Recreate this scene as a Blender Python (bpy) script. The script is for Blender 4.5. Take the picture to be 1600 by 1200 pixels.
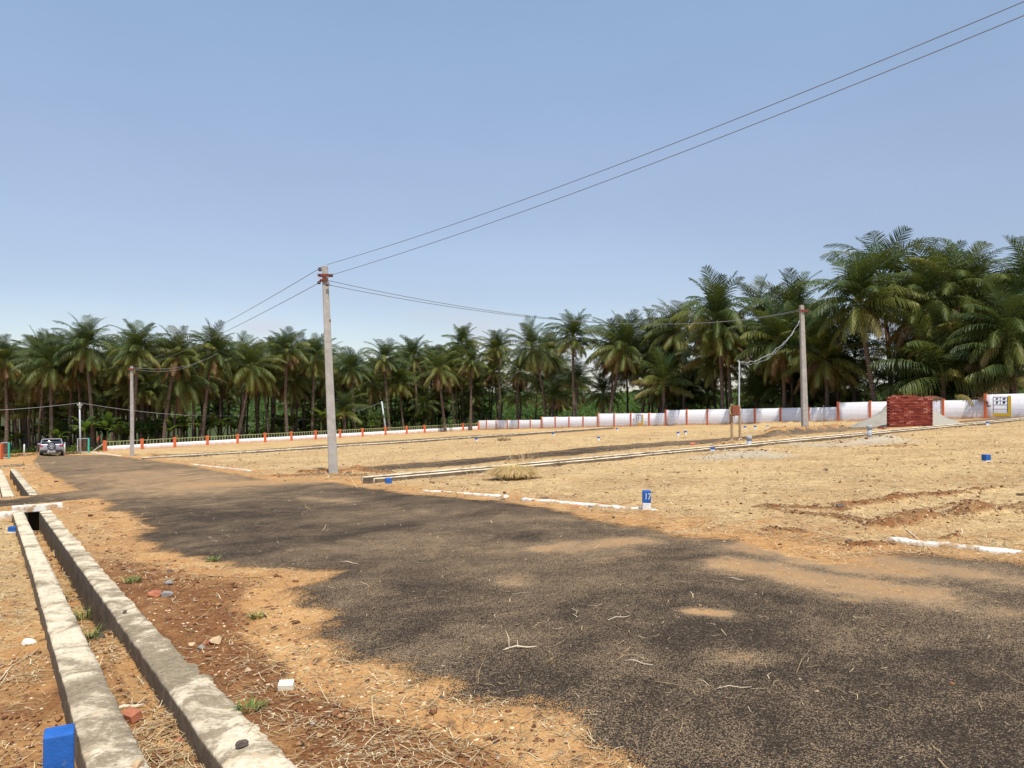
import bpy, math, random
import numpy as np
from mathutils import Vector, Matrix
for o in list(bpy.data.objects): bpy.data.objects.remove(o)
S = bpy.context.scene
rnd = random.Random(7)
RNG = np.random.default_rng(11)

# ------------------------------------------------------------------ camera, sky, sun, exposure
EYE = 1.42; F = 1200.0; PITCH = math.radians(.573)
PX_, QY_ = .0441, -.0335                     # the slope of the site: a plane falling away to the left and back
cam = bpy.data.cameras.new('camera'); co = bpy.data.objects.new('camera', cam); S.collection.objects.link(co)
co.location = (0, 0, EYE); co.rotation_euler = (math.pi/2 + PITCH, 0, 0)
cam.sensor_width = 36; cam.lens = 27; cam.clip_start = .05; cam.clip_end = 9000
S.camera = co
SUN_EL, SUN_AZ = 64, 163                      # azimuth clockwise from +Y (the viewing direction)
w = bpy.data.worlds.new('World'); S.world = w; w.use_nodes = True
nt = w.node_tree; nt.nodes.clear()
out = nt.nodes.new('ShaderNodeOutputWorld'); bg = nt.nodes.new('ShaderNodeBackground')
sky = nt.nodes.new('ShaderNodeTexSky'); sky.sky_type = 'NISHITA'; sky.sun_disc = False
sky.sun_elevation = math.radians(SUN_EL); sky.sun_rotation = math.radians(SUN_AZ)
sky.air_density = 1.0; sky.dust_density = .5; sky.ozone_density = 1.5; sky.altitude = 300
# thin bright cumulus low on the horizon (procedural, by direction)
tc = nt.nodes.new('ShaderNodeTexCoord'); sep = nt.nodes.new('ShaderNodeSeparateXYZ')
nt.links.new(tc.outputs['Generated'], sep.inputs[0])
mp = nt.nodes.new('ShaderNodeMapping'); mp.inputs['Scale'].default_value = (1, 1, 3.2); mp.inputs['Location'].default_value = (.37, .0, .12)
nt.links.new(tc.outputs['Generated'], mp.inputs[0])
cn = nt.nodes.new('ShaderNodeTexNoise'); cn.inputs['Scale'].default_value = 5.5; cn.inputs['Detail'].default_value = 7; cn.inputs['Roughness'].default_value = .55
nt.links.new(mp.outputs[0], cn.inputs['Vector'])
cr = nt.nodes.new('ShaderNodeMapRange'); cr.interpolation_type = 'SMOOTHSTEP'
cr.inputs[1].default_value = .44; cr.inputs[2].default_value = .62; nt.links.new(cn.outputs[0], cr.inputs[0])
cz = nt.nodes.new('ShaderNodeMapRange'); cz.interpolation_type = 'SMOOTHSTEP'
cz.inputs[1].default_value = .15; cz.inputs[2].default_value = .06; cz.inputs[3].default_value = 0; cz.inputs[4].default_value = 1
nt.links.new(sep.outputs[2], cz.inputs[0])
cm = nt.nodes.new('ShaderNodeMath'); cm.operation = 'MULTIPLY'; nt.links.new(cr.outputs[0], cm.inputs[0]); nt.links.new(cz.outputs[0], cm.inputs[1])
cm2 = nt.nodes.new('ShaderNodeMath'); cm2.operation = 'MULTIPLY'; nt.links.new(cm.outputs[0], cm2.inputs[0]); cm2.inputs[1].default_value = .6
mx = nt.nodes.new('ShaderNodeMix'); mx.data_type = 'RGBA'
tint = nt.nodes.new('ShaderNodeMix'); tint.data_type = 'RGBA'; tint.blend_type = 'MULTIPLY'; tint.inputs[0].default_value = 1
tint.inputs[7].default_value = (1.0, .98, .97, 1)
nt.links.new(sky.outputs[0], tint.inputs[6])
grd = nt.nodes.new('ShaderNodeValToRGB'); nt.links.new(sep.outputs[2], grd.inputs[0])   # thin high veil: the air is milkier than the clear-sky model
for i_, (p_, c_) in enumerate([(0., (.59, .59, .65)), (.12, (.66, .59, .595)), (.27, (1.0, .83, .75)), (.45, (1.26, 1.14, .985)), (.8, (1.27, 1.18, 1.))]):
    e_ = grd.color_ramp.elements[i_] if i_ < 2 else grd.color_ramp.elements.new(p_)
    e_.position = p_; e_.color = (*c_, 1)
hz = nt.nodes.new('ShaderNodeTexNoise'); hz.inputs['Scale'].default_value = 1.6; hz.inputs['Detail'].default_value = 5; nt.links.new(mp.outputs[0], hz.inputs['Vector'])
hr = nt.nodes.new('ShaderNodeMapRange'); nt.links.new(hz.outputs[0], hr.inputs[0]); hr.inputs[1].default_value = .3; hr.inputs[2].default_value = .7; hr.inputs[3].default_value = .95; hr.inputs[4].default_value = 1.06
vm = nt.nodes.new('ShaderNodeVectorMath'); vm.operation = 'SCALE'; nt.links.new(grd.outputs[0], vm.inputs[0]); nt.links.new(hr.outputs[0], vm.inputs[3])
nt.links.new(vm.outputs[0], tint.inputs[7])
nt.links.new(cm2.outputs[0], mx.inputs[0]); nt.links.new(tint.outputs[2], mx.inputs[6]); mx.inputs[7].default_value = (3.3, 3.3, 3.75, 1)
nt.links.new(mx.outputs[2], bg.inputs[0]); bg.inputs[1].default_value = .12
nt.links.new(bg.outputs[0], out.inputs[0])
sl = bpy.data.lights.new('sun', 'SUN'); sl.energy = 3.0; sl.angle = math.radians(.5); sl.color = (1, .95, .86)
so = bpy.data.objects.new('sun', sl); S.collection.objects.link(so)
az, el = math.radians(SUN_AZ), math.radians(SUN_EL)
sd = Vector((math.sin(az)*math.cos(el), math.cos(az)*math.cos(el), math.sin(el)))
so.rotation_euler = (-sd).to_track_quat('-Z', 'Y').to_euler()
S.view_settings.view_transform = 'Standard'; S.view_settings.look = 'None'
S.view_settings.exposure = .75; S.view_settings.gamma = 1
S.render.engine = 'CYCLES'
S.cycles.max_bounces = 6; S.cycles.transparent_max_bounces = 8

# ------------------------------------------------------------------ helpers
def zl(x, y):                                # the smooth lie of the land
    z = PX_*np.asarray(x, float) + QY_*np.asarray(y, float)
    a = -8.5
    z = a + np.logaddexp(0, (z-a)/.9)*.9
    z = 2.0 - np.logaddexp(0, (2.0-z)/.5)*.5
    return z
def ray(px, py):
    a = (px-800)/F; b = -(py-600)/F
    return a, math.cos(PITCH)-b*math.sin(PITCH), math.sin(PITCH)+b*math.cos(PITCH)
def G(px, py, dz=0.0):                       # where a line of sight meets the ground plane
    a, y, z = ray(px, py); t = (EYE-dz)/(PX_*a+QY_*y-z)
    return (a*t, y*t)
def zat(px, py, D):                          # height seen at a pixel at distance D
    a, y, z = ray(px, py); return EYE + z/y*D
def xat(px, D): return (px-800)/F*D/math.cos(PITCH)

def hsh(ix, iy, s):
    n = (ix.astype(np.int64)*374761393 + iy.astype(np.int64)*668265263 + s*1442695041) & 0xffffffff
    n = ((n ^ (n >> 13))*1274126177) & 0xffffffff
    n = (n ^ (n >> 16)) & 0xffff
    return n/65535.0
def vnoise(x, y, s=0):
    ix = np.floor(x); iy = np.floor(y); fx = x-ix; fy = y-iy
    fx = fx*fx*(3-2*fx); fy = fy*fy*(3-2*fy)
    a = hsh(ix, iy, s); b = hsh(ix+1, iy, s); c = hsh(ix, iy+1, s); d = hsh(ix+1, iy+1, s)
    return (a*(1-fx)+b*fx)*(1-fy) + (c*(1-fx)+d*fx)*fy
def fbm(x, y, f, o=4, s=0):
    x = np.asarray(x, float); y = np.asarray(y, float)
    r = 0; a = .5; t = 0
    for i in range(o):
        r = r + a*vnoise(x*f+17.3*i, y*f-9.1*i, s+i); t += a; a *= .5; f *= 2.07
    return r/t
def sstep(a, b, x):
    t = np.clip((x-a)/(b-a), 0, 1); return t*t*(3-2*t)
def seg_dist(x, y, p, q):
    dx, dy = q[0]-p[0], q[1]-p[1]; l = dx*dx+dy*dy+1e-12
    t = np.clip(((x-p[0])*dx+(y-p[1])*dy)/l, 0, 1)
    return np.hypot(x-p[0]-t*dx, y-p[1]-t*dy), t
def line_dist(x, y, pts):
    d = np.full(np.shape(x), 1e9)
    for p, q in zip(pts, pts[1:]): d = np.minimum(d, seg_dist(x, y, p, q)[0])
    return d
def poly_sd(x, y, pts):                      # signed distance, positive inside
    d = np.full(np.shape(x), 1e9); ins = np.zeros(np.shape(x), bool); n = len(pts)
    for i in range(n):
        p, q = pts[i], pts[(i+1) % n]
        d = np.minimum(d, seg_dist(x, y, p, q)[0])
        c = ((p[1] > y) != (q[1] > y)) & (x < (q[0]-p[0])*(y-p[1])/((q[1]-p[1])+1e-12)+p[0])
        ins ^= c
    return np.where(ins, d, -d)

# --- materials
def mat(name): 
    m = bpy.data.materials.new(name); m.use_nodes = True
    t = m.node_tree; b = t.nodes['Principled BSDF']; b.inputs['Roughness'].default_value = .85
    b.inputs['Specular IOR Level'].default_value = .3
    return m, t, b
class N:
    def __init__(s, t): s.t = t
    def n(s, k, **kw):
        a = s.t.nodes.new(k)
        for q, v in kw.items(): setattr(a, q, v)
        return a
    def put(s, sock, v):
        if v is None: return
        if hasattr(v, 'is_linked') or isinstance(v, bpy.types.NodeSocket): s.t.links.new(v, sock)
        else:
            if isinstance(v, (tuple, list)) and len(v) == 3 and len(sock.default_value) == 4: v = (*v, 1)
            sock.default_value = v
    def pos(s, k=(1, 1, 1), obj=False):
        a = s.n('ShaderNodeTexCoord').outputs['Object'] if obj else s.n('ShaderNodeNewGeometry').outputs['Position']
        m = s.n('ShaderNodeMapping'); s.put(m.inputs[0], a); m.inputs['Scale'].default_value = k
        return m.outputs[0]
    def noise(s, v, sc, det=4, ro=.55, dist=0):
        a = s.n('ShaderNodeTexNoise'); s.put(a.inputs['Vector'], v); a.inputs['Scale'].default_value = sc
        a.inputs['Detail'].default_value = det; a.inputs['Roughness'].default_value = ro; a.inputs['Distortion'].default_value = dist
        return a.outputs[0]
    def vor(s, v, sc, feat='F1', rand=1):
        a = s.n('ShaderNodeTexVoronoi', feature=feat); s.put(a.inputs['Vector'], v); a.inputs['Scale'].default_value = sc
        a.inputs['Randomness'].default_value = rand
        return a.outputs[0], (a.outputs[1] if feat == 'F1' else None)
    def attr(s, n): return s.n('ShaderNodeAttribute', attribute_name=n).outputs['Fac']
    def math(s, op, a, b=None, c=None):
        m = s.n('ShaderNodeMath', operation=op); s.put(m.inputs[0], a); s.put(m.inputs[1], b)
        if c is not None: s.put(m.inputs[2], c)
        return m.outputs[0]
    def rng(s, v, a, b, c=0., d=1., smooth=True):
        m = s.n('ShaderNodeMapRange'); s.put(m.inputs[0], v)
        if smooth: m.interpolation_type = 'SMOOTHSTEP'
        for i, k in enumerate((a, b, c, d)): s.put(m.inputs[i+1], k)
        return m.outputs[0]
    def mix(s, f, a, b, bt='MIX'):
        m = s.n('ShaderNodeMix', data_type='RGBA', blend_type=bt); s.put(m.inputs[0], f); s.put(m.inputs[6], a); s.put(m.inputs[7], b)
        return m.outputs[2]
    def ramp(s, f, st, interp='LINEAR'):
        r = s.n('ShaderNodeValToRGB'); s.put(r.inputs[0], f); e = r.color_ramp.elements; r.color_ramp.interpolation = interp
        while len(e) < len(st): e.new(.5)
        for k, (p, c) in enumerate(st): e[k].position = p; e[k].color = (*c, 1)
        return r.outputs[0]
    def sep(s, c):
        return s.n('ShaderNodeSeparateColor'), c
    def chan(s, c, i=0):
        a = s.n('ShaderNodeSeparateColor'); s.put(a.inputs[0], c); return a.outputs[i]
    def bump(s, h, st, d, bsdf, nrm=None):
        a = s.n('ShaderNodeBump'); s.put(a.inputs['Height'], h); a.inputs['Strength'].default_value = st; a.inputs['Distance'].default_value = d
        if nrm is not None: s.put(a.inputs['Normal'], nrm)
        s.put(bsdf.inputs['Normal'], a.outputs[0]); return a.outputs[0]
def simple(name, col, rough=.8, var=.12, sc=6., bump=0., metal=0., spec=.3, obj=True, dirt=None, dsc=3., dlo=.5, dhi=.7):
    m, t, b = mat(name); k = N(t); p = k.pos(obj=obj)
    nz = k.noise(p, sc, 5, .6)
    lo = tuple(c*(1-var*1.6) for c in col); hi = tuple(min(1, c*(1+var)) for c in col)
    c = k.ramp(nz, [(.25, lo), (.75, hi)])
    if dirt: c = k.mix(k.rng(k.noise(p, dsc, 5, .65), dlo, dhi), c, dirt)
    k.put(b.inputs['Base Color'], c); b.inputs['Roughness'].default_value = rough
    b.inputs['Metallic'].default_value = metal; b.inputs['Specular IOR Level'].default_value = spec
    if bump: k.bump(k.noise(p, sc*6, 4, .6), bump, .01, b)
    return m

def dirt_nodes(k):                           # bare soil, straw litter and sand: used by ground, soil heaps and where dust lies on the tar
    p = k.pos()
    n1 = k.noise(p, .35, 5, .6); n2 = k.noise(p, 2.3, 6, .65, .4); n3 = k.noise(p, 11, 5, .7); n4 = k.noise(p, 60, 4, .75)
    ps = k.pos((1, .45, 1)); st = k.noise(ps, 45, 3, .8, 1.2)
    red = k.attr('red'); straw = k.attr('straw'); grav = k.attr('gravel'); gr = k.attr('green')
    sand = k.ramp(k.math('ADD', k.math('MULTIPLY', n2, .5), k.math('MULTIPLY', n4, .5)), [(.3, (.31, .145, .055)), (.5, (.50, .27, .105)), (.7, (.64, .41, .19))])
    strw = k.ramp(k.math('ADD', k.math('MULTIPLY', st, .6), k.math('MULTIPLY', n3, .4)), [(.35, (.15, .075, .03)), (.43, (.43, .27, .12)), (.54, (.62, .44, .215)), (.72, (.80, .62, .35))])
    redc = k.ramp(k.math('ADD', k.math('MULTIPLY', n3, .5), k.math('MULTIPLY', n4, .5)), [(.32, (.055, .022, .010)), (.48, (.19, .078, .030)), (.66, (.42, .21, .085))])
    grc = k.ramp(k.vor(p, 70)[0], [(.0, (.66, .58, .45)), (.55, (.46, .40, .30)), (1, (.24, .20, .15))])
    sm = k.rng(k.math('ADD', straw, k.math('MULTIPLY', k.math('SUBTRACT', n2, .5), 1.6)), .3, .75)
    c = k.mix(sm, sand, strw)
    rm = k.rng(k.math('ADD', red, k.math('MULTIPLY', k.math('SUBTRACT', k.math('ADD', k.math('MULTIPLY', n2, .6), k.math('MULTIPLY', n3, .4)), .5), 2.6)), .38, .95)
    c = k.mix(k.math('MULTIPLY', k.rng(n1, .46, .60), .45), c, k.mix(n3, (.30, .16, .07), (.44, .26, .12)))
    c = k.mix(k.math('MULTIPLY', k.rng(k.noise(p, 1.0, 5, .65, .8), .54, .66), .5), c, k.mix(n3, (.22, .12, .055), (.40, .24, .11)))
    c = k.mix(rm, c, redc)
    vb, vbc = k.vor(ps, 9); rb = k.chan(vbc, 1)
    c = k.mix(k.math('MULTIPLY', k.math('MULTIPLY', k.rng(rb, .84, .86), k.rng(k.math('ADD', vb, k.math('MULTIPLY', n4, .5)), .62, .42)), .75), c, (.15, .08, .04))
    c = k.mix(k.math('MULTIPLY', k.rng(k.noise(ps, 16, 4, .7, .8), .60, .68), .6), c, (.17, .095, .045))
    # specks: bits of straw, dark crumbs
    v, vc = k.vor(p, 38); r = k.chan(vc)
    c = k.mix(k.math('MULTIPLY', k.rng(r, .93, .95), k.rng(v, .45, .3)), c, (.10, .05, .025))
    c = k.mix(k.math('MULTIPLY', k.rng(r, .07, .05), k.rng(v, .45, .3)), c, (.80, .66, .42))
    gm = k.math('MULTIPLY', .85, k.rng(k.math('ADD', grav, k.math('MULTIPLY', k.math('SUBTRACT', k.math('ADD', k.math('MULTIPLY', n3, .4), k.math('MULTIPLY', n2, .6)), .5), 1.9)), .35, .85))
    c = k.mix(gm, c, grc)
    gcol = k.ramp(n2, [(.3, (.025, .035, .012)), (.5, (.05, .065, .02)), (.75, (.10, .105, .035))])
    c = k.mix(k.rng(k.math('ADD', gr, k.math('MULTIPLY', k.math('SUBTRACT', n1, .5), .8)), .3, .8), c, gcol)
    h = k.math('ADD', k.math('MULTIPLY', n4, .4), k.math('ADD', k.math('MULTIPLY', n3, .8), k.math('MULTIPLY', st, .35)))
    return c, h
m_dirt, t, b = mat('dry_soil'); k = N(t); c, h = dirt_nodes(k); k.put(b.inputs['Base Color'], c); b.inputs['Roughness'].default_value = .95
b.inputs['Specular IOR Level'].default_value = .1
k.bump(h, .9, .035, b)

m_tar, t, b = mat('worn_tar'); k = N(t); dc, dh = dirt_nodes(k)
p = k.pos()
v1, c1 = k.vor(p, 125); v2, c2 = k.vor(p, 210)
r1 = k.chan(c1); r2 = k.chan(c2, 1)
big = k.noise(p, .45, 4, .55, .6); mid = k.noise(p, 3.1, 5, .6)
tone = k.math('ADD', k.math('MULTIPLY', big, .7), k.math('MULTIPLY', mid, .3))
base = k.ramp(r1, [(0, (.009, .007, .005)), (.4, (.028, .020, .014)), (.72, (.072, .050, .033)), (.88, (.20, .135, .085)), (1, (.50, .38, .26))])
base2 = k.ramp(r2, [(0, (.009, .007, .005)), (.65, (.045, .033, .024)), (.92, (.20, .135, .085)), (1, (.5, .4, .28))])
tar = k.mix(.45, base, base2)
tar = k.mix(k.rng(v1, .5, .85, 0., .6), tar, (.012, .010, .009)); tar = k.mix(.35, tar, (.048, .036, .026))
# fine sand caught between the stones: more where the dust map and the broad tone say so
dust = k.attr('dust'); edge = k.attr('edge')
fine = k.noise(p, 130, 3, .8); f2 = k.noise(p, 22, 4, .7)
lvl = k.math('ADD', k.rng(tone, .36, .64, .0, .36), k.math('MULTIPLY', dust, .95))
lvl = k.math('ADD', lvl, k.math('MULTIPLY', k.math('SUBTRACT', k.noise(p, 1.3, 6, .7, .7), .5), 1.3))
cell = k.chan(c2, 2); spk = k.rng(k.math('SUBTRACT', lvl, cell), -.02, .02)
tar = k.mix(k.math('MULTIPLY', spk, .8), tar, (.37, .255, .15))
ed = k.math('ADD', edge, k.math('MULTIPLY', k.math('SUBTRACT', k.noise(p, 1.7, 6, .72, .5), .5), 1.1))
ed = k.math('ADD', ed, k.math('MULTIPLY', k.math('SUBTRACT', cell, .5), .22))
em = k.rng(ed, .07, .03)
em = k.math('MAXIMUM', em, k.rng(k.math('ADD', dust, k.math('ADD', k.math('MULTIPLY', k.math('SUBTRACT', cell, .5), 1.0), k.math('MULTIPLY', k.math('SUBTRACT', k.math('ADD', k.math('MULTIPLY', f2, .4), k.math('MULTIPLY', mid, .6)), .5), 2.2))), .70, .95))
k.put(b.inputs['Base Color'], k.mix(em, tar, dc)); b.inputs['Roughness'].default_value = .95; b.inputs['Specular IOR Level'].default_value = .08
k.bump(k.math('ADD', k.math('MULTIPLY', v1, -.9), k.math('MULTIPLY', dh, .5)), .8, .009, b)

def kerbmat(name, moss):
    m, t, b = mat(name); k = N(t); p = k.pos()
    n = k.noise(p, 2.6, 7, .72, .6); f = k.noise(p, 34, 5, .75); g = k.noise(p, 7, 5, .7)
    c = k.ramp(f, [(.3, (.44, .34, .22)), (.5, (.70, .59, .42)), (.7, (.82, .74, .58))])
    c = k.mix(k.math('MULTIPLY', k.rng(g, .5, .72), .6), c, (.50, .33, .17))
    n = k.math('ADD', n, k.math('MULTIPLY', k.attr('moss'), .16))
    st = k.rng(k.math('ADD', n, k.math('MULTIPLY', k.math('SUBTRACT', f, .5), .55)), .55-moss, .70-moss)
    c = k.mix(k.math('MULTIPLY', st, .9), c, k.ramp(f, [(.3, (.085, .062, .036)), (.7, (.33, .25, .15))]))
    # upright faces: raw soiled concrete, darkened further with shade painted into the colour
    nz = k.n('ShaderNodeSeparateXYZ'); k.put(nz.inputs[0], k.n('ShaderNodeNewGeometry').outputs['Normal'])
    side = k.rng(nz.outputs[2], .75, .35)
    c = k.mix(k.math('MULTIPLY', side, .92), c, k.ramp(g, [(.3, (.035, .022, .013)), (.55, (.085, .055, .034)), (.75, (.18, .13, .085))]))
    k.put(b.inputs['Base Color'], c); k.bump(k.math('ADD', f, g), .8, .012, b); return m
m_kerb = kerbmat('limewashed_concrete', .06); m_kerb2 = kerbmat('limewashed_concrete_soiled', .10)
m_line = simple('white_kerb_paint', (.78, .74, .66), .9, .12, 20, .4, obj=False, dirt=(.42, .27, .14), dsc=5, dlo=.48, dhi=.62)

# --- mesh building
def obj(name, me, parent=None, m=None, loc=None):
    o = bpy.data.objects.new(name, me); S.collection.objects.link(o)
    if parent is not None: o.parent = parent
    if m is not None and me is not None and not me.materials: me.materials.append(m)
    if loc is not None: o.location = loc
    return o
def tag(o, label=None, cat=None, group=None, kind=None):
    for a, v in (('label', label), ('category', cat), ('group', group), ('kind', kind)):
        if v: o[a] = v
    return o
def thing(name, label, cat, loc=(0, 0, 0), rz=0., group=None):
    o = bpy.data.objects.new(name, None); S.collection.objects.link(o); o.location = loc; o.rotation_euler = (0, 0, rz); o.empty_display_size = .2
    return tag(o, label, cat, group)
def np_mesh(name, V, Fq, smooth=False, attrs=None):
    V = np.asarray(V, np.float32).reshape(-1, 3)
    me = bpy.data.meshes.new(name)
    Fq = [np.asarray(f, np.int32) for f in (Fq if isinstance(Fq, list) else [Fq]) if len(f)]
    nl = sum(f.size for f in Fq); nf = sum(len(f) for f in Fq)
    me.vertices.add(len(V)); me.vertices.foreach_set('co', V.ravel())
    me.loops.add(nl); me.loops.foreach_set('vertex_index', np.concatenate([f.ravel() for f in Fq]))
    ls = []; st = 0
    for f in Fq: ls.append(st+np.arange(len(f))*f.shape[1]); st += f.size
    me.polygons.add(nf); me.polygons.foreach_set('loop_start', np.concatenate(ls).astype(np.int32))
    me.update(calc_edges=True); me.validate()
    if smooth: me.polygons.foreach_set('use_smooth', np.ones(len(me.polygons), bool))
    for a, v in (attrs or {}).items():
        at = me.attributes.new(a, 'FLOAT', 'POINT'); at.data.foreach_set('value', np.asarray(v, np.float32))
    return me
class MB:
    def __init__(s): s.v = []; s.f = []; s.a = []; s.cur = 0.
    def add(s, vs, fs, a=None):
        o = len(s.v); s.v += [tuple(v) for v in vs]; s.f += [tuple(i+o for i in f) for f in fs]; s.a += [s.cur if a is None else a]*len(vs)
    def box(s, c, d, M=None, a=None, taper=1.):
        x, y, z = (k/2 for k in d); vs = []
        for sz in (-1, 1):
            t = taper if sz > 0 else 1
            for sx, sy in ((-1, -1), (1, -1), (1, 1), (-1, 1)): vs.append(Vector((sx*x*t, sy*y*t, sz*z)))
        if M is not None: vs = [M @ v for v in vs]
        vs = [v+Vector(c) for v in vs]
        s.add(vs, [(3, 2, 1, 0), (4, 5, 6, 7), (0, 1, 5, 4), (1, 2, 6, 5), (2, 3, 7, 6), (3, 0, 4, 7)], a)
    def tube(s, pts, r, n=8, cap=True, a=None):
        pts = [Vector(p) for p in pts]; rs = r if isinstance(r, (list, tuple)) else [r]*len(pts)
        vs = []; fs = []; up = None
        for i, p in enumerate(pts):
            d = (pts[min(i+1, len(pts)-1)]-pts[max(i-1, 0)]).normalized()
            if up is None: up = Vector((0, 0, 1)) if abs(d.z) < .9 else Vector((1, 0, 0))
            x = d.cross(up).normalized(); y = d.cross(x).normalized(); up = -y if False else up
            for k in range(n):
                t = 2*math.pi*k/n; vs.append(p+(x*math.cos(t)+y*math.sin(t))*rs[i])
        for i in range(len(pts)-1):
            for k in range(n):
                fs.append((i*n+k, i*n+(k+1) % n, (i+1)*n+(k+1) % n, (i+1)*n+k))
        if cap: fs += [tuple(range(n-1, -1, -1)), tuple((len(pts)-1)*n+k for k in range(n))]
        s.add(vs, fs, a)
    def build(s, name, m, parent=None, smooth=False, bevel=0., loc=None):
        me = bpy.data.meshes.new(name); me.from_pydata(s.v, [], s.f); me.update()
        at = me.attributes.new('var', 'FLOAT', 'POINT'); at.data.foreach_set('value', np.array(s.a, np.float32))
        if smooth: me.polygons.foreach_set('use_smooth', np.ones(len(me.polygons), bool))
        o = obj(name, me, parent, m, loc)
        if bevel: 
            md = o.modifiers.new('bevel', 'BEVEL'); md.width = bevel; md.segments = 2; md.limit_method = 'ANGLE'
        return o
def rock_mesh(name, r, seed, flat=.7, sub=2, jag=.28):
    import bmesh
    bm = bmesh.new(); bmesh.ops.create_icosphere(bm, subdivisions=sub, radius=1); q = random.Random(seed)
    ax = [Vector((q.gauss(0, 1), q.gauss(0, 1), q.gauss(0, 1))).normalized() for _ in range(7)]
    cut = [q.uniform(.45, .85) for _ in ax]
    for v in bm.verts:
        for a_, c_ in zip(ax, cut):
            d = v.co.dot(a_)
            if d > c_: v.co -= a_*(d-c_)
        v.co += Vector((q.uniform(-1, 1), q.uniform(-1, 1), q.uniform(-1, 1)))*jag*.18
        v.co = Vector((v.co.x*r*1.2, v.co.y*r*.9, v.co.z*r*flat))
    me = bpy.data.meshes.new(name); bm.to_mesh(me); bm.free(); return me

# ------------------------------------------------------------------ lie of the site
# roadside drain on the left: one straight line
DD = np.array((-.563, .826)); DN = np.array((.826, .563)); D0 = np.array((-1.375, 3.27))
def dr(s, o): return tuple(D0+DD*s+DN*o)     # s along from the near end, o across (right positive)
def dr_so(x, y):
    X = np.asarray(x)-D0[0]; Y = np.asarray(y)-D0[1]
    return X*DD[0]+Y*DD[1], X*DN[0]+Y*DN[1]
S_A = (-7., 14.1); S_B = (19.2, 40.)         # the two open lengths of the drain
long_ch = [(-3.3, 18.55), (.56, 21.1), (7.74, 26.62), (16.5, 33.3), (28.36, 42.55), (38., 50.2)]
far_ch = [(-20.5, 42.6), (-14.9, 45.4), (-6.62, 53.04), (9.53, 71.54)]
def offs(pts, o):
    r = []
    for i, p in enumerate(pts):
        a = pts[max(i-1, 0)]; c = pts[min(i+1, len(pts)-1)]; d = np.array((c[0]-a[0], c[1]-a[1])); d /= np.hypot(*d)
        r.append((p[0]-d[1]*o, p[1]+d[0]*o))
    return r
main_px = [(60, 712), (165, 711), (235, 719), (300, 727.5), (345, 737), (400, 747), (437, 752), (500, 752), (537, 755), (600, 766), (650, 772), (700, 775), (770, 782), (840, 790), (897, 802), (939, 812),
 (1000, 823), (1060, 838), (1120, 838), (1192, 849), (1240, 868), (1310, 876), (1400, 864), (1480, 868), (1600, 878), (1750, 890)]
left_px = [(1000, 1197), (948, 1170), (880, 1125), (828, 1097), (725, 1080), (663, 1070), (605, 1053), (563, 1032), (519, 1008), (481, 979), (500, 955), (468, 945), (460, 925), (478, 912), (500, 897), (450, 889), (390, 890), (330, 880), (275, 869), (225, 850), (215, 835), (232, 825), (200, 808),
 (165, 797), (173, 790), (150, 779), (75, 785), (0, 793), (-250, 818), (-250, 803), (0, 782), (75, 772), (122, 767), (96, 752), (66, 736), (50, 722)]
main_poly = [G(*a) for a in main_px] + [(16, 7), (16, -5), (5.2, -5), (1.4, 1.6)] + [G(*a) for a in left_px]
mid_poly = [G(*a) for a in [(430, 745), (520, 735.5), (600, 727), (700, 719), (800, 711), (900, 701), (1000, 692.5), (1100, 686), (1165, 682), (1300, 669), (1385, 663)]] + [(27, 46.3), (37, 53.5), (38.5, 52), (28.5, 44.6)] + \
 [G(*a) for a in [(1385, 669), (1290, 676), (1150, 690), (1000, 701), (900, 711), (800, 720), (700, 728), (600, 737), (530, 742)]]
far_poly = [G(*a) for a in [(232, 712), (400, 702.5), (650, 685.5), (800, 677), (960, 668.5), (960, 670), (800, 682), (650, 690), (400, 707), (232, 716)]]
lane_poly = [G(*a) for a in [(-150, 733), (0, 727.5), (60, 723), (60, 727), (0, 730), (-150, 738)]]
dusts = [(330, 758, 480, 752, .9, 1.), (200, 740, 320, 762, 2.0, .55), (860, 860, 1000, 848, .22, .75), (1150, 885, 1290, 912, .22, .95), (1290, 912, 1420, 928, .22, .9), (1210, 855, 1390, 890, .30, 1.), (1380, 880, 1600, 910, .2, .6), (1040, 838, 1200, 866, .2, .45),
 (1085, 959, 1130, 962, .06, 1.1), (1300, 935, 1600, 960, .1, .4), (650, 860, 960, 870, .5, .3), (1130, 1025, 1190, 1032, .1, .5), (810, 905, 800, 912, .1, .5), (700, 800, 1000, 830, .5, .25), (150, 725, 300, 735, 3, .35), (480, 780, 540, 785, .2, .5)]
ridges = [(1210, 792, 1316, 796, .16, .07), (1316, 790, 1400, 783, .2, .10), (1400, 783, 1500, 773, .2, .10), (1375, 824, 1440, 817, .20, .15), (1440, 817, 1520, 803, .22, .13), (1520, 803, 1720, 788, .26, .14), (1184, 792, 1210, 797, .12, .09),
 (1210, 797, 1350, 812, .16, .06), (1400, 805, 1520, 787, .14, .06), (1525, 768, 1555, 766, .12, .10), (1200, 826, 1250, 832, .12, .06), (1335, 852, 1395, 850, .14, .10), (1475, 840, 1495, 839, .08, .07), (1210, 678, 1310, 672, .7, .30), (1130, 696, 1230, 684, .5, .12),
 (430, 745, 600, 745, .4, .07), (470, 741, 560, 739, .22, .12), (560, 739, 610, 742, .2, .1), (1120, 712, 1200, 708, .5, .10), (1320, 692, 1390, 688, .5, .16), (1370, 700, 1420, 698, .4, .08), (235, 712, 260, 712, .5, .15),
 (1185, 664, 1330, 662, .5, .2), (60, 714, 40, 716, 1.0, .2)]
ridges = [(G(a, b_), G(c_, d_), w_, h_*(.62 if b_ > 760 else 1)) for a, b_, c_, d_, w_, h_ in ridges]
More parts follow.
